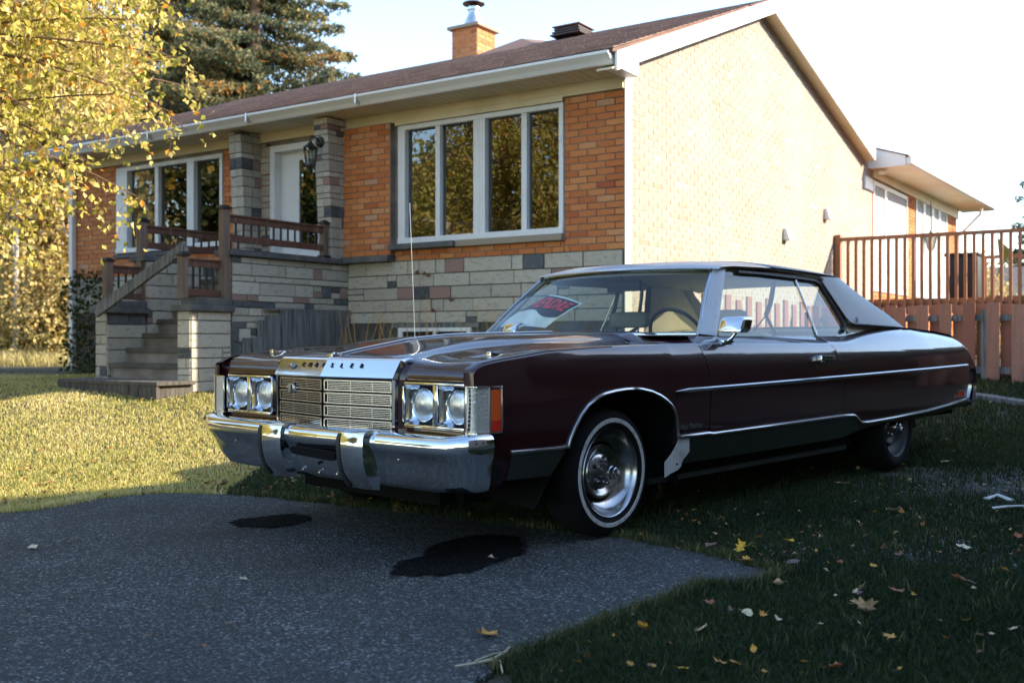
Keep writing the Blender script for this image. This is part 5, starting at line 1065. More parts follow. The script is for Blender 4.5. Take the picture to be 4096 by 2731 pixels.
hp(Geo().hexa([(3.35, -2.98, .27), (5.3, -2.75, .30), (5.3, -2.5, .30), (3.35, -2.5, .27)], [(3.35, -2.98, .325), (5.3, -2.75, .345), (5.3, -2.5, .345), (3.35, -2.5, .325)]), 'ground_slab', 'platform', st, bevel=.01)
# wooden skirting of vertical boards under the porch side
a = .02
while a < 1.36:
    w = r.uniform(.08, .13); top = 1.25 - (0 if a < 1.05 else .2 * r.random()); hp(Geo().box(3.515, 3.54, -a - w + .006, -a, .35, top), 'skirting_board', 'woodgrey', pr, label='weathered grey vertical board'); a += w
hp(Geo().box(3.51, 3.57, -1.3, 0, 1.24, 1.262), 'skirting_rail', 'woodgrey', pr)
for a in (1.38, 1.50): hp(Geo().box(3.52, 3.55, -a - .09, -a, .35, .95), 'skirting_board', 'woodgrey', pr)
# railings: each a thing
def post(parent, s_, t_, z0, z1, w=.075):
    hp(Geo().box(s_ - w / 2, s_ + w / 2, t_ - w / 2, t_ + w / 2, z0, z1), 'post', 'woodpost', parent, bevel=.004)
    hp(Geo().box(s_ - w / 2 - .015, s_ + w / 2 + .015, t_ - w / 2 - .015, t_ + w / 2 + .015, z1, z1 + .022).box(s_ - w / 2 + .005, s_ + w / 2 - .005, t_ - w / 2 + .005, t_ + w / 2 - .005, z1 + .022, z1 + .04), 'post_cap', 'iron', parent, bevel=.004)
def hrail(parent, s_, ta, tb, zt, zb, nb):
    hp(Geo().box(s_ - .03, s_ + .03, ta, tb, zt - .02, zt).box(s_ - .017, s_ + .017, ta, tb, zt - .085, zt - .022), 'top_rail', 'woodbrown', parent, bevel=.003)
    hp(Geo().box(s_ - .02, s_ + .02, ta, tb, zb, zb + .07), 'bottom_rail', 'woodbrown', parent, bevel=.003)
    for k in range(nb): t_ = lerp(ta, tb, (k + 1) / (nb + 1)); hp(Geo().tube([(s_, t_, zb + .07), (s_, t_, zt - .085)], .0125, 8), 'baluster', 'iron', parent, smooth=60)
ra = empty('porch_railing', (1.08, 9.8, 0), house.rotation_euler.z); tag(ra, 'brown wooden porch railing with black balusters on the side towards the big window', 'railing', 'porch railings')
post(ra, 3.615, -1.765, 1.345, 2.25, .08); post(ra, 3.615, -.345, 1.846, 2.23, .07); hrail(ra, 3.615, -1.72, -.38, 2.205, 1.925, 12)
hp(Geo().box(3.56, 3.67, -.40, -.29, 1.846, 1.875), 'post_foot', 'iron', ra)
rb = empty('porch_railing', (1.08, 9.8, 0), house.rotation_euler.z); tag(rb, 'brown wooden porch railing with black balusters in front of the left window', 'railing', 'porch railings')
post(rb, 5.03, -1.70, 1.37, 2.22, .08); hrail(rb, 5.03, -1.66, -.02, 2.185, 1.93, 14)
rc = empty('stair_railing', (1.08, 9.8, 0), house.rotation_euler.z); tag(rc, 'short brown railing section on the stone wall right of the steps', 'railing', 'stair railings')
post(rc, 3.64, -2.255, 1.335, 1.745, .075); hrail(rc, 3.64, -2.21, -1.81, 1.73, 1.36, 4)
rd = empty('stair_railing', (1.08, 9.8, 0), house.rotation_euler.z); tag(rd, 'short brown railing section on the stone wall left of the steps', 'railing', 'stair railings')
post(rd, 5.0, -2.14, 1.315, 1.755, .08); hrail(rd, 5.0, -2.1, -1.74, 1.72, 1.36, 3)
hd = Geo(); hd.hexa([(4.80, -2.42, 1.16), (4.80, -2.38, 1.16), (3.72, -2.12, 1.80), (3.72, -2.16, 1.80)][::1], [(4.84, -2.42, 1.27), (4.84, -2.38, 1.27), (3.76, -2.12, 1.90), (3.76, -2.16, 1.90)])
hdo = hp(hd, 'loose_handrail', 'woodgrey', bevel=.004); hdo.parent = None; hdo.matrix_world = Matrix.Translation((1.08, 9.8, 0)) @ Matrix.Rotation(house.rotation_euler.z, 4, 'Z'); tag(hdo, 'loose grey timber lying diagonally across the porch stairs', 'handrail')
# ---- wall lantern on the fin by the door
ln = empty('wall_lantern', (1.08, 9.8, 0), house.rotation_euler.z); tag(ln, 'black carriage lantern on the stone fin beside the front door', 'lantern')
lx, ly, lz = 3.70, -.47, 3.02
hp(Geo().lathe([(0, .065), (-.02, .06), (-.03, .03)], (3.68, -.335, 3.16), 'y', 16), 'backplate', 'iron', ln, smooth=40)
hp(Geo().tube([(3.68, -.35, 3.16), (3.69, -.40, 3.20), (3.70, -.45, 3.21), (3.70, -.47, 3.19)], .010, 6), 'bracket_arm', 'iron', ln, smooth=60)
g = Geo(); g.lathe([(.155, .004), (.135, .012), (.10, .035), (.06, .085), (.055, .088), (.05, .08)], (lx, ly, lz), 'z', 6); hp(g, 'lantern_roof', 'iron', ln)
g = Geo(); [g.tube([(lx + .078 * math.cos(a), ly + .078 * math.sin(a), lz + .055), (lx + .055 * math.cos(a), ly + .055 * math.sin(a), lz - .13)], .005, 4) for a in [k * math.pi / 3 for k in range(6)]]; g.lathe([(-.13, .06), (-.145, .062), (-.15, .04), (-.17, .005)], (lx, ly, lz), 'z', 6); hp(g, 'cage', 'iron', ln)
hp(Geo().lathe([(.055, .074), (-.13, .052)], (lx, ly, lz), 'z', 6), 'glass', 'lampglass', ln)
# ---- rear addition
ad = empty('rear_addition', (0, 0, 0), 0, house)
zz = lambda t_: 3.84 + (t_ - 8.95) * .012
adw = hp(Geo().box(.02, .2, 8.96, 16.3, .2, 3.90).box(.02, 6, 16.1, 16.3, .2, 3.9), 'addition_wall', 'mortar', ad)
g = Geo(); r = random.Random(77)
for (t0, t1, z0, z1) in ((8.96, 9.02, 1.4, 3.6), (11.5, 12.15, 1.0, 3.75), (15.2, 16.29, 1.0, 3.8), (9.0, 15.2, 1.0, 1.7)):
    z = z0; k = 0
    while z < z1:
        a = t0 - (k % 2) * .1
        while a < t1:
            x0, x1 = max(a + .005, t0), min(a + .198, t1); a += .203
            if x1 - x0 > .03: g.box(.008, .03, x0, x1, z + .004, z + .061, max(.02, min(1, r.gauss(.5, .22))))
        z += .0667; k += 1
o = hp(g, 'addition_bricks', 'brick', ad, attr=True, recalc=False); o['kind'] = 'stuff'
def awin(t0, t1, z0, z1, ms):
    w = empty('addition_window', (0, 0, 0), 0, ad); fr = .07
    hp(Geo().box(-.01, .06, t0, t1, z1 - fr, z1).box(-.01, .06, t0, t1, z0, z0 + fr).box(-.01, .06, t0, t0 + fr, z0 + fr, z1 - fr).box(-.01, .06, t1 - fr, t1, z0 + fr, z1 - fr), 'frame', 'white', w)
    for m_ in ms: hp(Geo().box(-.012, .05, m_ - .08, m_ + .08, z0 + fr, z1 - fr), 'mullion', 'white', w)
    hp(Geo().box(.012, .018, t0 + fr, t1 - fr, z0 + fr, z1 - fr), 'curtained_pane', 'curtain', w)
awin(9.03, 11.48, 1.75, 3.62, [9.85]); awin(12.2, 15.15, 1.75, 3.72, [12.9, 13.7, 14.35])
hp(Geo().box(-.03, .02, 8.96, 16.35, 3.66, 3.88), 'addition_frieze', 'cream', ad)
# eave box of the addition : slopes very slightly like in the photo
g = Geo(); e0, e1, tb = 8.72, 17.2, .6
g.hexa([(-tb, e0, 3.775), (.05, e0, 3.775), (.05, e1, 3.90), (-tb, e1, 3.90)], [(-tb, e0, 3.79), (.05, e0, 3.79), (.05, e1, 3.915), (-tb, e1, 3.915)]); hp(g, 'addition_soffit', 'cream', ad)
g = Geo(); g.hexa([(-tb - .09, e0, 3.80), (-tb, e0, 3.77), (-tb, e1, 3.895), (-tb - .09, e1, 3.925)], [(-tb - .09, e0, 3.90), (-tb, e0, 3.90), (-tb, e1, 4.02), (-tb - .09, e1, 4.02)]); hp(g, 'addition_gutter', 'whitefascia', ad, bevel=.012)
g = Geo(); g.prism([(-tb, 3.77), (-tb, 3.93), (-.05, 4.14), (.4, 4.3), (.4, 3.77)], 'y', e0 - .02, e0 + .01); hp(g, 'addition_end_board', 'whitefascia', ad)
g = Geo(); g.hexa([(-tb - .05, e0 - .04, 3.91), (-tb - .05, e1, 4.03), (3.0, e1, 5.2), (3.0, e0 - .04, 5.1)], [(-tb - .05, e0 - .04, 3.935), (-tb - .05, e1, 4.055), (3.0, e1, 5.225), (3.0, e0 - .04, 5.125)]); hp(g, 'addition_roof', 'shingle', ad)
g = Geo(); g.tube([(-.55, 16.1, 3.86), (-.52, 16.1, 3.72), (-.06, 16.1, 3.25), (-.05, 16.1, 1.2)], .035, 6); hp(g, 'addition_downspout', 'whitefascia', ad, smooth=40)
hp(Geo().lathe([(0, .09), (-.03, .085), (-.05, .05), (-.055, .002)], (-.15, 9.0, 3.75), 'z', 14), 'soffit_light', 'whitefascia', ad, smooth=50)
# hanging lantern before the addition window
hl_ = empty('hanging_lantern', (1.08, 9.8, 0), house.rotation_euler.z); tag(hl_, 'hanging glass lantern in front of the rear addition windows', 'lantern')
hx_, hy_, hz_ = -.12, 12.95, 2.85
hp(Geo().tube([(hx_, hy_, hz_ + .28), (hx_, hy_, hz_ + .85)], .006, 5), 'chain', 'iron', hl_)
hp(Geo().lathe([(.28, .004), (.22, .03), (.16, .12), (.14, .125)], (hx_, hy_, hz_), 'z', 8), 'lantern_roof', 'iron', hl_)
hp(Geo().lathe([(.14, .11), (-.08, .07), (-.18, .02)], (hx_, hy_, hz_), 'z', 8), 'glass', 'lampglass', hl_)
g = Geo(); [g.tube([(hx_ + .115 * math.cos(a), hy_ + .115 * math.sin(a), hz_ + .14), (hx_ + .072 * math.cos(a), hy_ + .072 * math.sin(a), hz_ - .08), (hx_, hy_, hz_ - .2)], .007, 4) for a in [k * math.pi / 4 for k in range(8)]]; hp(g, 'cage', 'iron', hl_)
# ---- rear deck with railing (direction parallel to the house front)
D0 = np.array([4.93, 15.45]); Dd = np.array([.831, -.5563]); Dz = 1.52
dk = empty('rear_deck', (D0[0], D0[1], 0), math.atan2(Dd[1], Dd[0])); tag(dk, 'raised wooden deck with orange stained railing beside the gable wall', 'deck')
def dp(g, name, m, parent=None, bevel=0, smooth=0, label=None):
    o = g.obj(name, M[m], parent or dk, smooth=smooth, bevel=bevel)
    if label: o['label'] = label
    return o
for k in range(28): dp(Geo().box(-.05, 5.2, .0 + k * .14, .134 + k * .14, Dz - .03, Dz), 'deck_board', 'deckrail')
dp(Geo().box(-.05, 5.2, -.03, .0, Dz - .22, Dz), 'deck_fascia', 'deckrail')
for x in (0, 2.62, 5.1): dp(Geo().box(x - .045, x + .045, -.075, .015, .2, 2.50), 'post', 'deckrail', bevel=.005)
dp(Geo().box(.04, 5.1, -.06, -.015, 2.40, 2.455), 'top_rail', 'deckrail', bevel=.004)
dp(Geo().box(.04, 5.1, -.05, -.02, 1.45, 1.50), 'bottom_rail', 'deckrail')
for k in range(42):
    x = .16 + k * .116
    if abs(x - 2.62) < .06: continue
    dp(Geo().box(x - .021, x + .021, -.088, -.05, 1.30, 2.42), 'baluster', 'deckrail')
# far railing, with balusters, and side stair rail
for k in range(30):
    x = 1.3 + k * .13; dp(Geo().box(x - .016, x + .016, 3.85, 3.88, 1.6, 2.33), 'baluster', 'deckrail')
dp(Geo().box(1.2, 5.2, 3.83, 3.89, 2.33, 2.39), 'far_top_rail', 'deckrail')
g = Geo(); g.hexa([(-.42, .02, 2.36), (-.35, .02, 2.36), (-1.1, -.2, 1.35), (-1.2, -.2, 1.35)], [(-.42, .07, 2.36), (-.35, .07, 2.36), (-1.1, -.15, 1.35), (-1.2, -.15, 1.35)]); g.box(-.40, -.33, 0.0, .07, .4, 2.38)
for x, z in ((-.5, 2.2), (-.6, 2.05), (-.7, 1.92)): g.box(x - .018, x + .018, .02, .05, 1.0, z)
dp(g, 'stair_rail', 'deckrail')
bb = Geo(); bx_, by_ = 2.9, .95
tag(Geo().box(-.23, .23, -.25, .25, 0, .68).box(-.25, .25, -.27, .27, .68, .73).obj('barbecue_cover', M['black'], None, bevel=.03, smooth=40), 'black covered barbecue standing on the deck behind the railing', 'barbecue')
bo = bpy.data.objects['barbecue_cover']; bo.location = (6.98, 15.8, Dz); bo.rotation_euler.z = dk.rotation_euler.z
# ---- shadowbox fence
F0_ = np.array([5.93, 12.6]); fd = np.array([.831, -.5563])
fn = empty('board_fence', (F0_[0], F0_[1], 0), math.atan2(fd[1], fd[0])); tag(fn, 'reddish shadowbox board fence at right behind the car', 'fence')
r = random.Random(8)
for k in range(-8, 14):
    x = k * .275; X_, Y_ = F0_ + fd * x; z0 = float(gh(X_, Y_))
    q = Geo(); q.box(-.072, .072, -.012, .012, 0, 1.0, r.uniform(.1, 1)); o = q.obj('board', M['fence'], fn, bevel=.004, attr=True); o.location = (x, -.045, z0 + r.uniform(-.06, -.01)); o.scale = (1, 1, 1.40 + r.uniform(-.008, .008) - z0)
    q = Geo(); q.box(-.072, .072, -.012, .012, 0, 1.0, r.uniform(.0, .7)); o = q.obj('board', M['fence'], fn, bevel=.004, attr=True); o.location = (x + .1375, .075, z0 + .06); o.scale = (1, 1, 1.385 + r.uniform(-.008, .008) - z0 - .08)
for z in (.55, 1.20): o = Geo().box(-2.35, 3.9, -.02, .03, z - .04, z + .04).obj('fence_rail', M['woodgrey'], fn)
for x in (-2.3, -.1, 2.5): Geo().box(x - .045, x + .045, -.03, .06, 0, 1.3).obj('fence_post', M['woodgrey'], fn)

pf = empty('picket_fence', (1.08, 9.8, 0), house.rotation_euler.z); tag(pf, 'low brown picket fence against the gable wall, seen through the car windows', 'fence')
for k in range(12): hp(Geo().box(-.50, -.48, .7 + k * .30, .84 + k * .30, .1, 1.40 - .05 * (k % 2)), 'picket', 'fence', pf)
hp(Geo().box(-.48, -.44, .6, 4.3, .9, .98), 'picket_rail', 'woodgrey', pf)
# ================================================================ TREES
def cards(P, size, rnd, asp=.75, droop=0):
    """one folded leaf (2 quads -> diamond of 2 triangles) per point"""
    n = len(P); a = rng.normal(0, 1, (n, 3)); a[:, 2] -= droop; a /= np.linalg.norm(a, axis=1)[:, None]
    b = np.cross(a, rng.normal(0, 1, (n, 3))); b /= np.linalg.norm(b, axis=1)[:, None] + 1e-9; s = size[:, None]
    V = np.empty((n, 4, 3)); V[:, 0] = P; V[:, 1] = P + a * s * .45 + b * s * asp / 2; V[:, 2] = P + a * s; V[:, 3] = P + a * s * .45 - b * s * asp / 2
    c = np.cross(a, b); V[:, 1] += c * s * .22; V[:, 3] += c * s * rng.uniform(.0, .4, (n, 1)); V[:, 2] += c * s * rng.uniform(-.25, .3, (n, 1))
    k = np.arange(n)[:, None] * 4
    return V.reshape(-1, 3), np.concatenate([k + np.array([0, 1, 2]), k + np.array([0, 2, 3])]), np.concatenate([rnd, rnd])
def crownmesh(name, parts_, m):
    Vs, Fs, Rs, o = [], [], [], 0
    for V, F, R in parts_: Vs.append(V); Fs.append(F + o); Rs.append(R); o += len(V)
    return fastmesh(name, np.concatenate(Vs), np.concatenate(Fs), m, np.concatenate(Rs))
# ---- birch at the left, mostly outside the frame, its branches hanging over the eave
def birch():
    r = np.random.default_rng(12); tr = empty('birch_tree', (-6.1, 8.2, float(gh(-6.1, 8.2)))); tag(tr, 'birch with yellow green leaves hanging down at the upper left in front of the house', 'tree')
    base = np.array([-6.1, 8.2, .3]); tg = Geo(); tg.tube([(0, 0, -.1), (.1, .05, 1.5), (.05, .0, 3), (.2, .1, 4.6), (.25, .1, 6.2), (.3, 0, 7.6)], [.17, .14, .12, .09, .06, .02], 10); tg.obj('trunk', M['bark'], tr, smooth=60)
    bg_ = Geo(); LP, LS = [], []
    for i in range(150):
        h = r.uniform(2.0, 6.6); az = r.uniform(-.95, .95) if i < 128 else r.uniform(1, 5.2); L = r.uniform(1.4, 3.75) * (1.0 if h < 5 else .9) * (.78 if h < 2.9 else 1)
        p0 = np.array([.1, .05, h]); d = np.array([math.cos(az), math.sin(az)]); pts = []
        rise = r.uniform(.25, .9); dro = r.uniform(.3, 1.5)
        for t in np.linspace(0, 1, 9): pts.append(p0 + np.array([d[0] * L * t, d[1] * L * t, rise * L * .5 * t - dro * t * t]))
        bg_.tube([tuple(p) for p in pts], [.020 * (1 - .85 * t) + .002 for t in np.linspace(0, 1, 9)], 5, cap=False)
        for j in range(17):
            t = r.uniform(.3, 1); k = min(7, int(t * 8)); p = pts[k] + (pts[k + 1] - pts[k]) * (t * 8 - k)
            l = r.uniform(.2, .62); dd = np.array([r.normal(0, .4), r.normal(0, .4), -r.uniform(.25, 1)]); dd /= np.linalg.norm(dd)
            q = [p + dd * l * s_ + np.array([0, 0, -.12 * s_ * s_]) for s_ in (0, .5, 1)]; bg_.tube([tuple(x) for x in q], [.003, .002, .0012], 3, cap=False)
            m = r.integers(10, 22); tt = r.uniform(0.05, 1.05, m)[:, None]; LP.append(p + dd * l * tt + np.array([0, 0, -.12]) * tt * tt + r.normal(0, .045, (m, 3))); 
    P = np.concatenate(LP); 
    bg_.obj('branches', M['twig'], tr, smooth=60)
    V, F, R = cards(P, r.uniform(.045, .078, len(P)), np.clip(r.normal(.55, .24, len(P)), 0, 1), .78, .8)
    link('crown', fastmesh('birch_crown', V, F, M['birchleaf'], R), tr)
birch()
# ---- broadleaf prototypes, copied round the place
def broad(name, h, rad, zc, nleaf, size, lm, seed, trunk='barkdark', nl=40, tr=.16):
    r = np.random.default_rng(seed); g = Geo(); g.tube([(0, 0, -.3), (.1, 0, h * .3), (-.05, .1, h * .6), (.05, 0, h * .92)], [tr, tr * .75, tr * .5, .02], 8)
    P = []
    for i in range(nl):
        u = r.normal(0, 1, 3); u /= np.linalg.norm(u); rr_ = r.uniform(.35, 1) ** .6; c = np.array([0, 0, zc]) + u * rr_ * np.array([rad, rad, (h - zc)]) * .85; c[2] = max(c[2], h * .18)
        g.tube([(0, 0, h * r.uniform(.25, .6)), tuple(c * np.array([.5, .5, .8])), tuple(c)], [tr * .3, tr * .15, .01], 4, cap=False)
        s = rad * r.uniform(.16, .34); P.append(c + r.normal(0, 1, (nleaf // nl, 3)) * s * np.array([1, 1, .7]))
    tm = g.obj(name + '_trunk', M[trunk], None, smooth=60); me = tm.data; bpy.data.objects.remove(tm); P = np.concatenate(P)
    V, F, R = cards(P, r.uniform(.6, 1.3, len(P)) * size, np.clip(.5 + .25 * np.sin(P[:, 0] * 1.7 + P[:, 2] * 2.3 + seed) + r.normal(0, .2, len(P)), 0, 1), .8)
    return me, fastmesh(name + '_crown', V, F, M[lm], R)
def place(nm, pr_, x, y, s, rz, label, group):
    t = empty(nm, (x, y, float(gh(x, y)) - .05), rz); t.scale = (s, s, s * random.uniform(.92, 1.1)); tag(t, label, 'tree', group); link('trunk', pr_[0], t); link('crown', pr_[1], t)
aspA = broad('aspen', 9, 1.7, 5.2, 6000, .16, 'woodleaf', 1, 'bark', 50, .12); aspB = broad('aspen', 11, 1.5, 7.0, 4200, .16, 'woodleaf', 2, 'bark', 40, .11); shr = broad('shrub', 3.0, 1.5, 1.3, 3600, .11, 'woodleaf', 3, 'barkdark', 40, .05)
rr = random.Random(21)
woods0 = [(-8.6, 18.6), (-9.6, 19.2), (-8.05, 18.0), (-10.2, 20.4), (-11.0, 21.5), (-9.2, 21.0), (-12.4, 22.5), (-11.6, 24.5), (-13.6, 25), (-10.4, 24.0), (-14.6, 27), (-12.6, 28), (-16, 30), (-9.6, 27), (-8.8, 24.2), (-14, 31), (-17.5, 33), (-12, 32)]
woods = [(-r_ * y_, y_) for r_, y_ in [(.425, 24.5), (.445, 25.5), (.405, 26), (.47, 25), (.485, 26.5), (.435, 28), (.46, 29), (.415, 30), (.50, 28), (.455, 32), (.48, 31), (.40, 33), (.44, 35), (.50, 34), (.52, 26), (.39, 29)]]
aspC = broad('aspen', 10, 1.3, 7.2, 1500, .15, 'woodleaf', 7, 'bark', 26, .065)
for u_, y_, lb in [(62, 24.0, 'white birch trunk at the far left edge of the picture'), (250, 25.2, 'slim white birch trunk left of the house corner')]:
    place('birch_tree', aspC, (u_ - 2048) / 4094 * y_, y_, 1.0, u_, lb, 'bare trunked birches in front of the woods')
for i, (x, y) in enumerate(woods):
    place('aspen_tree', aspA if i % 2 else aspB, x, y, rr.uniform(.8, 1.15), rr.uniform(0, 6.28), 'white trunked tree with golden autumn leaves in the woods left of the house', 'golden trees in the woods at left')
for i in range(24):
    y = rr.uniform(24, 31); x = -rr.uniform(.385, .56) * y
    t = empty('shrub', (x, y, float(gh(x, y)) - .1), rr.uniform(0, 6.28)); s_ = rr.uniform(.5, 1.0); t.scale = (s_, s_, s_); tag(t, 'yellow leaved bush in the undergrowth left of the house', 'bush', 'yellow bushes at the edge of the woods'); link('stems', shr[0], t); link('foliage', shr[1], t)
X = rng.uniform(-.58, -.36, 26000); Y = rng.uniform(22.5, 29, 26000); X = X * Y
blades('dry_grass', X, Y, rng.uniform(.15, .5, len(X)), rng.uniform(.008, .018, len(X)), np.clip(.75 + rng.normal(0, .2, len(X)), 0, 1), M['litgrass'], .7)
# far ring of trees: seen between things, over the fence and in reflections
def wood_wall(nm, x0, y0, x1, y1, n, h0, h1, lm, kindlabel):
    r = np.random.default_rng(int(abs(x0 * 7 + y1))); t = r.uniform(0, 1, n); P = np.stack([x0 + (x1 - x0) * t + r.normal(0, 1.3, n), y0 + (y1 - y0) * t + r.normal(0, 1.3, n), np.zeros(n)], -1)
    top = h0 + (h1 - h0) * (.5 + .5 * np.sin(t * 37) * np.sin(t * 91 + 1)); P[:, 2] = r.uniform(0, 1, n) ** .8 * top
    V, F, R = cards(P, r.uniform(.35, .8, n), np.clip(r.normal(.5, .25, n), 0, 1), .9); o = link(nm, fastmesh(nm, V, F, M[lm], R)); tag(o, kind='stuff')
wood_wall('far_woods', -34, 40, -12, 52, 16000, 7, 14, 'woodleaf', '')
wood_wall('far_woods', -60, 10, -34, 40, 14000, 8, 15, 'woodleaf', '')
# ---- spruce behind the house
def spruce(h, rad, seed, dens=1.0):
    r = np.random.default_rng(seed); g = Geo(); g.tube([(0, 0, 0), (0, 0, h * .5), (0, 0, h)], [.28, .16, .02], 8); P, S_, A_, RN = [], [], [], []
    z = 1.5
    while z < h - .2:
        rb = rad * ((h - z) / h) ** .75; nb = int(6 + 4 * r.random())
        for b in range(nb):
            az = r.uniform(0, 6.28); L = rb * r.uniform(.6, 1.2); m = int(260 * L * dens) + 20; t = r.uniform(.12, 1, m); up = r.uniform(.0, .35)
            wd = .20 * L * (1 - t) + .05; lat = r.normal(0, 1, m) * wd
            x = np.cos(az) * t * L - np.sin(az) * lat; y = np.sin(az) * t * L + np.cos(az) * lat; zz = z - .28 * L * t + up * L * t * t - np.abs(r.normal(0, .07, m)) - .15 * np.abs(lat)
            P.append(np.stack([x, y, zz], -1)); RN.append(np.clip(r.normal(.5, .2, m) + (.25 if r.random() < .18 else 0) + .15 * (t - .5), 0, 1))
            g.tube([(0, 0, z), (math.cos(az) * L * .5, math.sin(az) * L * .5, z - .1 * L), (math.cos(az) * L, math.sin(az) * L, z - .28 * L + up * L)], [.03, .02, .006], 4, cap=False)
        z += .42
    P = np.concatenate(P); RN = np.concatenate(RN); tm = g.obj('t', M['barkdark'], None, smooth=60); me = tm.data; bpy.data.objects.remove(tm)
    V, F, R = cards(P, r.uniform(.07, .17, len(P)), RN, .30, .2); return me, fastmesh('spruce_crown', V, F, M['spruce'], R)
sp = spruce(17, 3.9, 5, 1.25)
place('spruce_tree', sp, -7.7, 30.5, 1.28, 0, 'tall blue green spruce behind the left half of the roof', None)
place('spruce_tree', sp, -13.2, 40, 1.25, 2.2, 'darker spruce further left, behind the birch branches', None)
sp2 = spruce(9, 2.0, 8, .8)
place('spruce_tree', sp2, 15.6, 29.5, .95, .5, 'dark conifer at the right edge beyond the deck', None)
wood_wall('far_hedge', 11, 34, 24, 30, 2600, 1.5, 3.2, 'darkleaf', '')
yb = empty('shrub', (11.6, 26.0, .3)); tag(yb, 'bright yellow bush beyond the deck at right', 'bush'); link('stems', shr[0], yb); link('foliage', shr[1], yb); yb.scale = (.9, .9, .9)
nb_ = empty('neighbour_shed', (13.2, 28.0, 0), -.3); tag(nb_, 'low grey building with pale roof edge seen through the deck railing', 'shed')
Geo().box(-3, 3, -1.5, 1.5, 0, 2.2).obj('wall', M['cap'], nb_); Geo().hexa([(-3.2, -1.8, 2.1), (3.2, -1.8, 2.1), (3.2, 0, 2.8), (-3.2, 0, 2.8)], [(-3.2, -1.8, 2.2), (3.2, -1.8, 2.2), (3.2, 0, 2.9), (-3.2, 0, 2.9)]).obj('roof', M['cap'], nb_); Geo().box(-3.25, 3.25, -1.85, -1.8, 2.05, 2.25).obj('roof_edge', M['white'], nb_)
# vines on the left foundation, weeds by the wall
r = np.random.default_rng(4); n = 1100; s_ = r.uniform(7.9, 9.0, n); z_ = r.uniform(.4, 1.9, n) ; k = r.uniform(0, 1, n) < np.clip(1.25 - np.abs(s_ - 8.3) * .7 - .25 * (z_ - .4), .1, 1); s_, z_ = s_[k], z_[k]
Pw = np.stack([1.08 + s_ * Lv[0] - r.uniform(.03, .2, len(s_)) * Bv[0], 9.8 + s_ * Lv[1] - r.uniform(.03, .2, len(s_)) * Bv[1], z_], -1)
V, F, R = cards(Pw, r.uniform(.04, .08, len(Pw)), np.clip(r.normal(.45, .2, len(Pw)), 0, 1), .8, .6); tag(link('vine', fastmesh('vine', V, F, M['darkleaf'], R)), 'dark green climbing vine on the foundation at the left end of the house', 'vine')
g = Geo(); rr = random.Random(6)
for i in range(30):
    s0 = rr.uniform(1.2, 3.55); t0 = -rr.uniform(.1, .5); p = np.array([1.08, 9.8]) + s0 * Lv + t0 * Bv; z0 = float(gh(*p)); hgt = rr.uniform(.5, 1.0); lx_ = rr.uniform(-.2, .2)
    g.tube([(p[0], p[1], z0), (p[0] + lx_ * .4, p[1], z0 + hgt * .6), (p[0] + lx_, p[1] - .03, z0 + hgt)], [.005, .004, .002], 4)
tag(g.obj('weed_stalks', LM['ochre']), kind='stuff')
g = Geo()
for a in [(2.42, 1.62), (2.36, 1.60), (2.52, 1.64), (2.05, 1.33), (2.30, 1.22)]:
    s0, z0 = a; p = np.array([1.08, 9.8]) + s0 * Lv - .04 * Bv; g.add([(p[0], p[1] - .02, z0), (p[0] + .03, p[1] - .03, z0 + .02), (p[0] + .01, p[1] - .05, z0 + .05), (p[0] - .03, p[1] - .03, z0 + .02)], [(0, 1, 2, 3)])
g.tube([(1.08 + 2.42 * Lv[0] - .05, 9.8 + 2.42 * Lv[1] - .04, .6), (1.08 + 2.42 * Lv[0] - .07, 9.8 + 2.42 * Lv[1] - .05, 1.62)], .003, 4); tag(g.obj('dead_vine', LM['brown'], recalc=False), 'withered brown vine leaves on the stone base below the big window', 'vine')
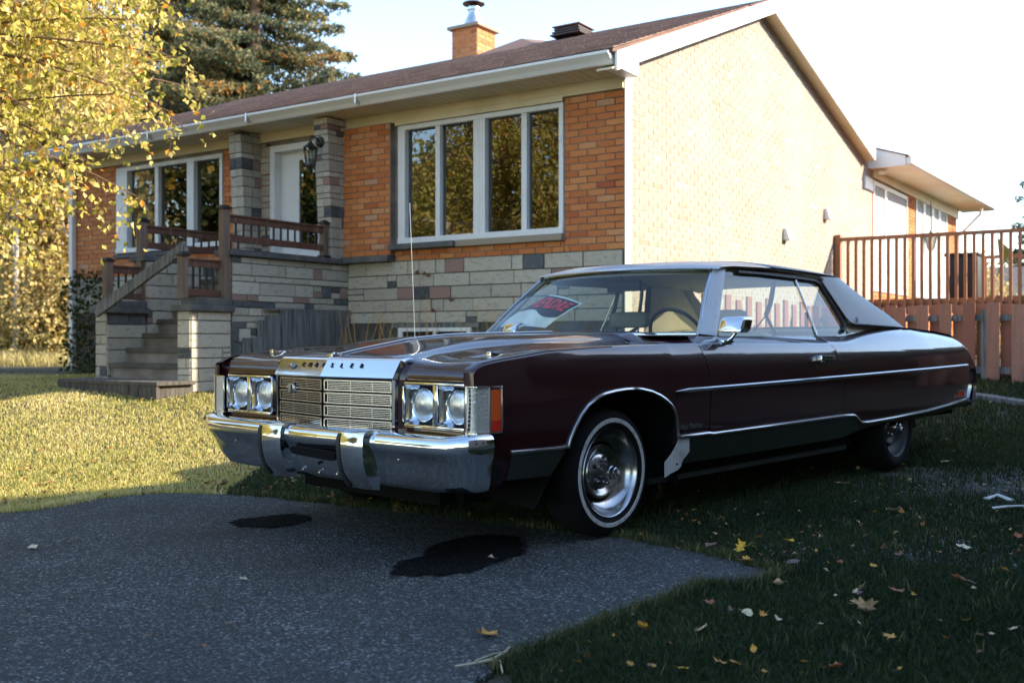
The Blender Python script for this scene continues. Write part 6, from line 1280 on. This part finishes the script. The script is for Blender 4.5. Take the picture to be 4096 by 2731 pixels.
# ---- surroundings outside the frame: they cast the shade and fill the reflections
def brd(i): return [big1, big2][i % 2]
big1 = broad('maple', 10, 3.4, 6.0, 9000, .32, 'darkleaf', 31, 'barkdark', 60, .25); big2 = broad('maple', 12, 3.2, 7.0, 9000, .32, 'darkleaf', 32, 'barkdark', 60, .25); bigY = broad('maple', 10, 3.4, 5.5, 9000, .28, 'birchleaf', 33, 'barkdark', 60, .22)
gA = 'trees around the yard outside the view'
for i, (x, y, s_) in enumerate([(-13.5, 6.5, .55), (-19, 10.5, .7), (-17.5, 1.5, .6), (-23, 5, .75)]):
    place('maple_tree', bigY if i % 3 == 0 else big1, x, y, s_, i * 1.3, ['small golden yard tree left of the birch, outside the view', 'dark green yard tree behind the birch, outside the view', 'dark green yard tree furthest towards the street at left', 'golden yard tree furthest left'][i], gA)
for i, (x, y, s_) in enumerate([(4, -19, .8), (12, -14, .8), (18, -11, .9)]):
    place('maple_tree', brd(i), x, y, s_, i * 1.7, ['dark tree straight behind the photographer', 'dark tree behind the photographer, middle of three', 'dark tree behind the photographer, beside the added shade house'][i], gA)
for i, (x, y, s_) in enumerate([(21.5, 13.5, .68), (25, 15.5, .7), (28, 18.5, .72), (31, 21, .7), (34.5, 24, .75), (23.5, 11, .7)]):
    place('maple_tree', brd(i), x, y, s_, i * 1.9, 'dark tree in the row right of the deck, outside the view', 'row of dark trees to the right')
# added unseen house on the right: ridge placed to shade drive and car
nh = empty('unseen_shade_house', (12.4, 5.45, 0), math.atan2(.6, .8)); tag(nh, 'unseen long house added right of the driveway to cast its shade', 'house')
Hn = 8.0
g = Geo(); g.prism([(-3.5, 0), (-3.5, 0)], 'x', 0, 1) if 0 else None
g.box(-14, 13, -4.2, 1.2, -.3, 5.6); g.obj('wall', M['mortar'], nh)
Geo().prism([(-4.7, 5.5), (1.7, 5.5), (1.7, 5.7), (0, Hn), (0.0, Hn), (-4.7, 5.7)][::1], 'x', -14.5, 13.5).obj('roof', M['shingle'], nh)
for x in (-11, -7, -3, 1, 5, 8.5):
    for z in (1.0, 3.7): Geo().box(x, x + 1.3, 1.18, 1.24, z, z + 1.2).obj('window', M['room'], nh)
for i, (x, y, s_) in enumerate([(10.2, 5.6, .42), (12.6, 8.2, .45), (9.0, 2.2, .45), (15.5, 10.8, .5), (8.2, -1.8, .5)]):
    place('maple_tree', brd(i), x, y, s_, i * 2.1, 'small dark tree in front of the added shade house', 'small trees beside the neighbouring house')

wood_wall('reflection_hedge', 10.8, 12.6, 24, 20.5, 9000, 2.0, 2.6, 'darkleaf', '')  # added unseen hedge, darkens what the car's rear quarter reflects
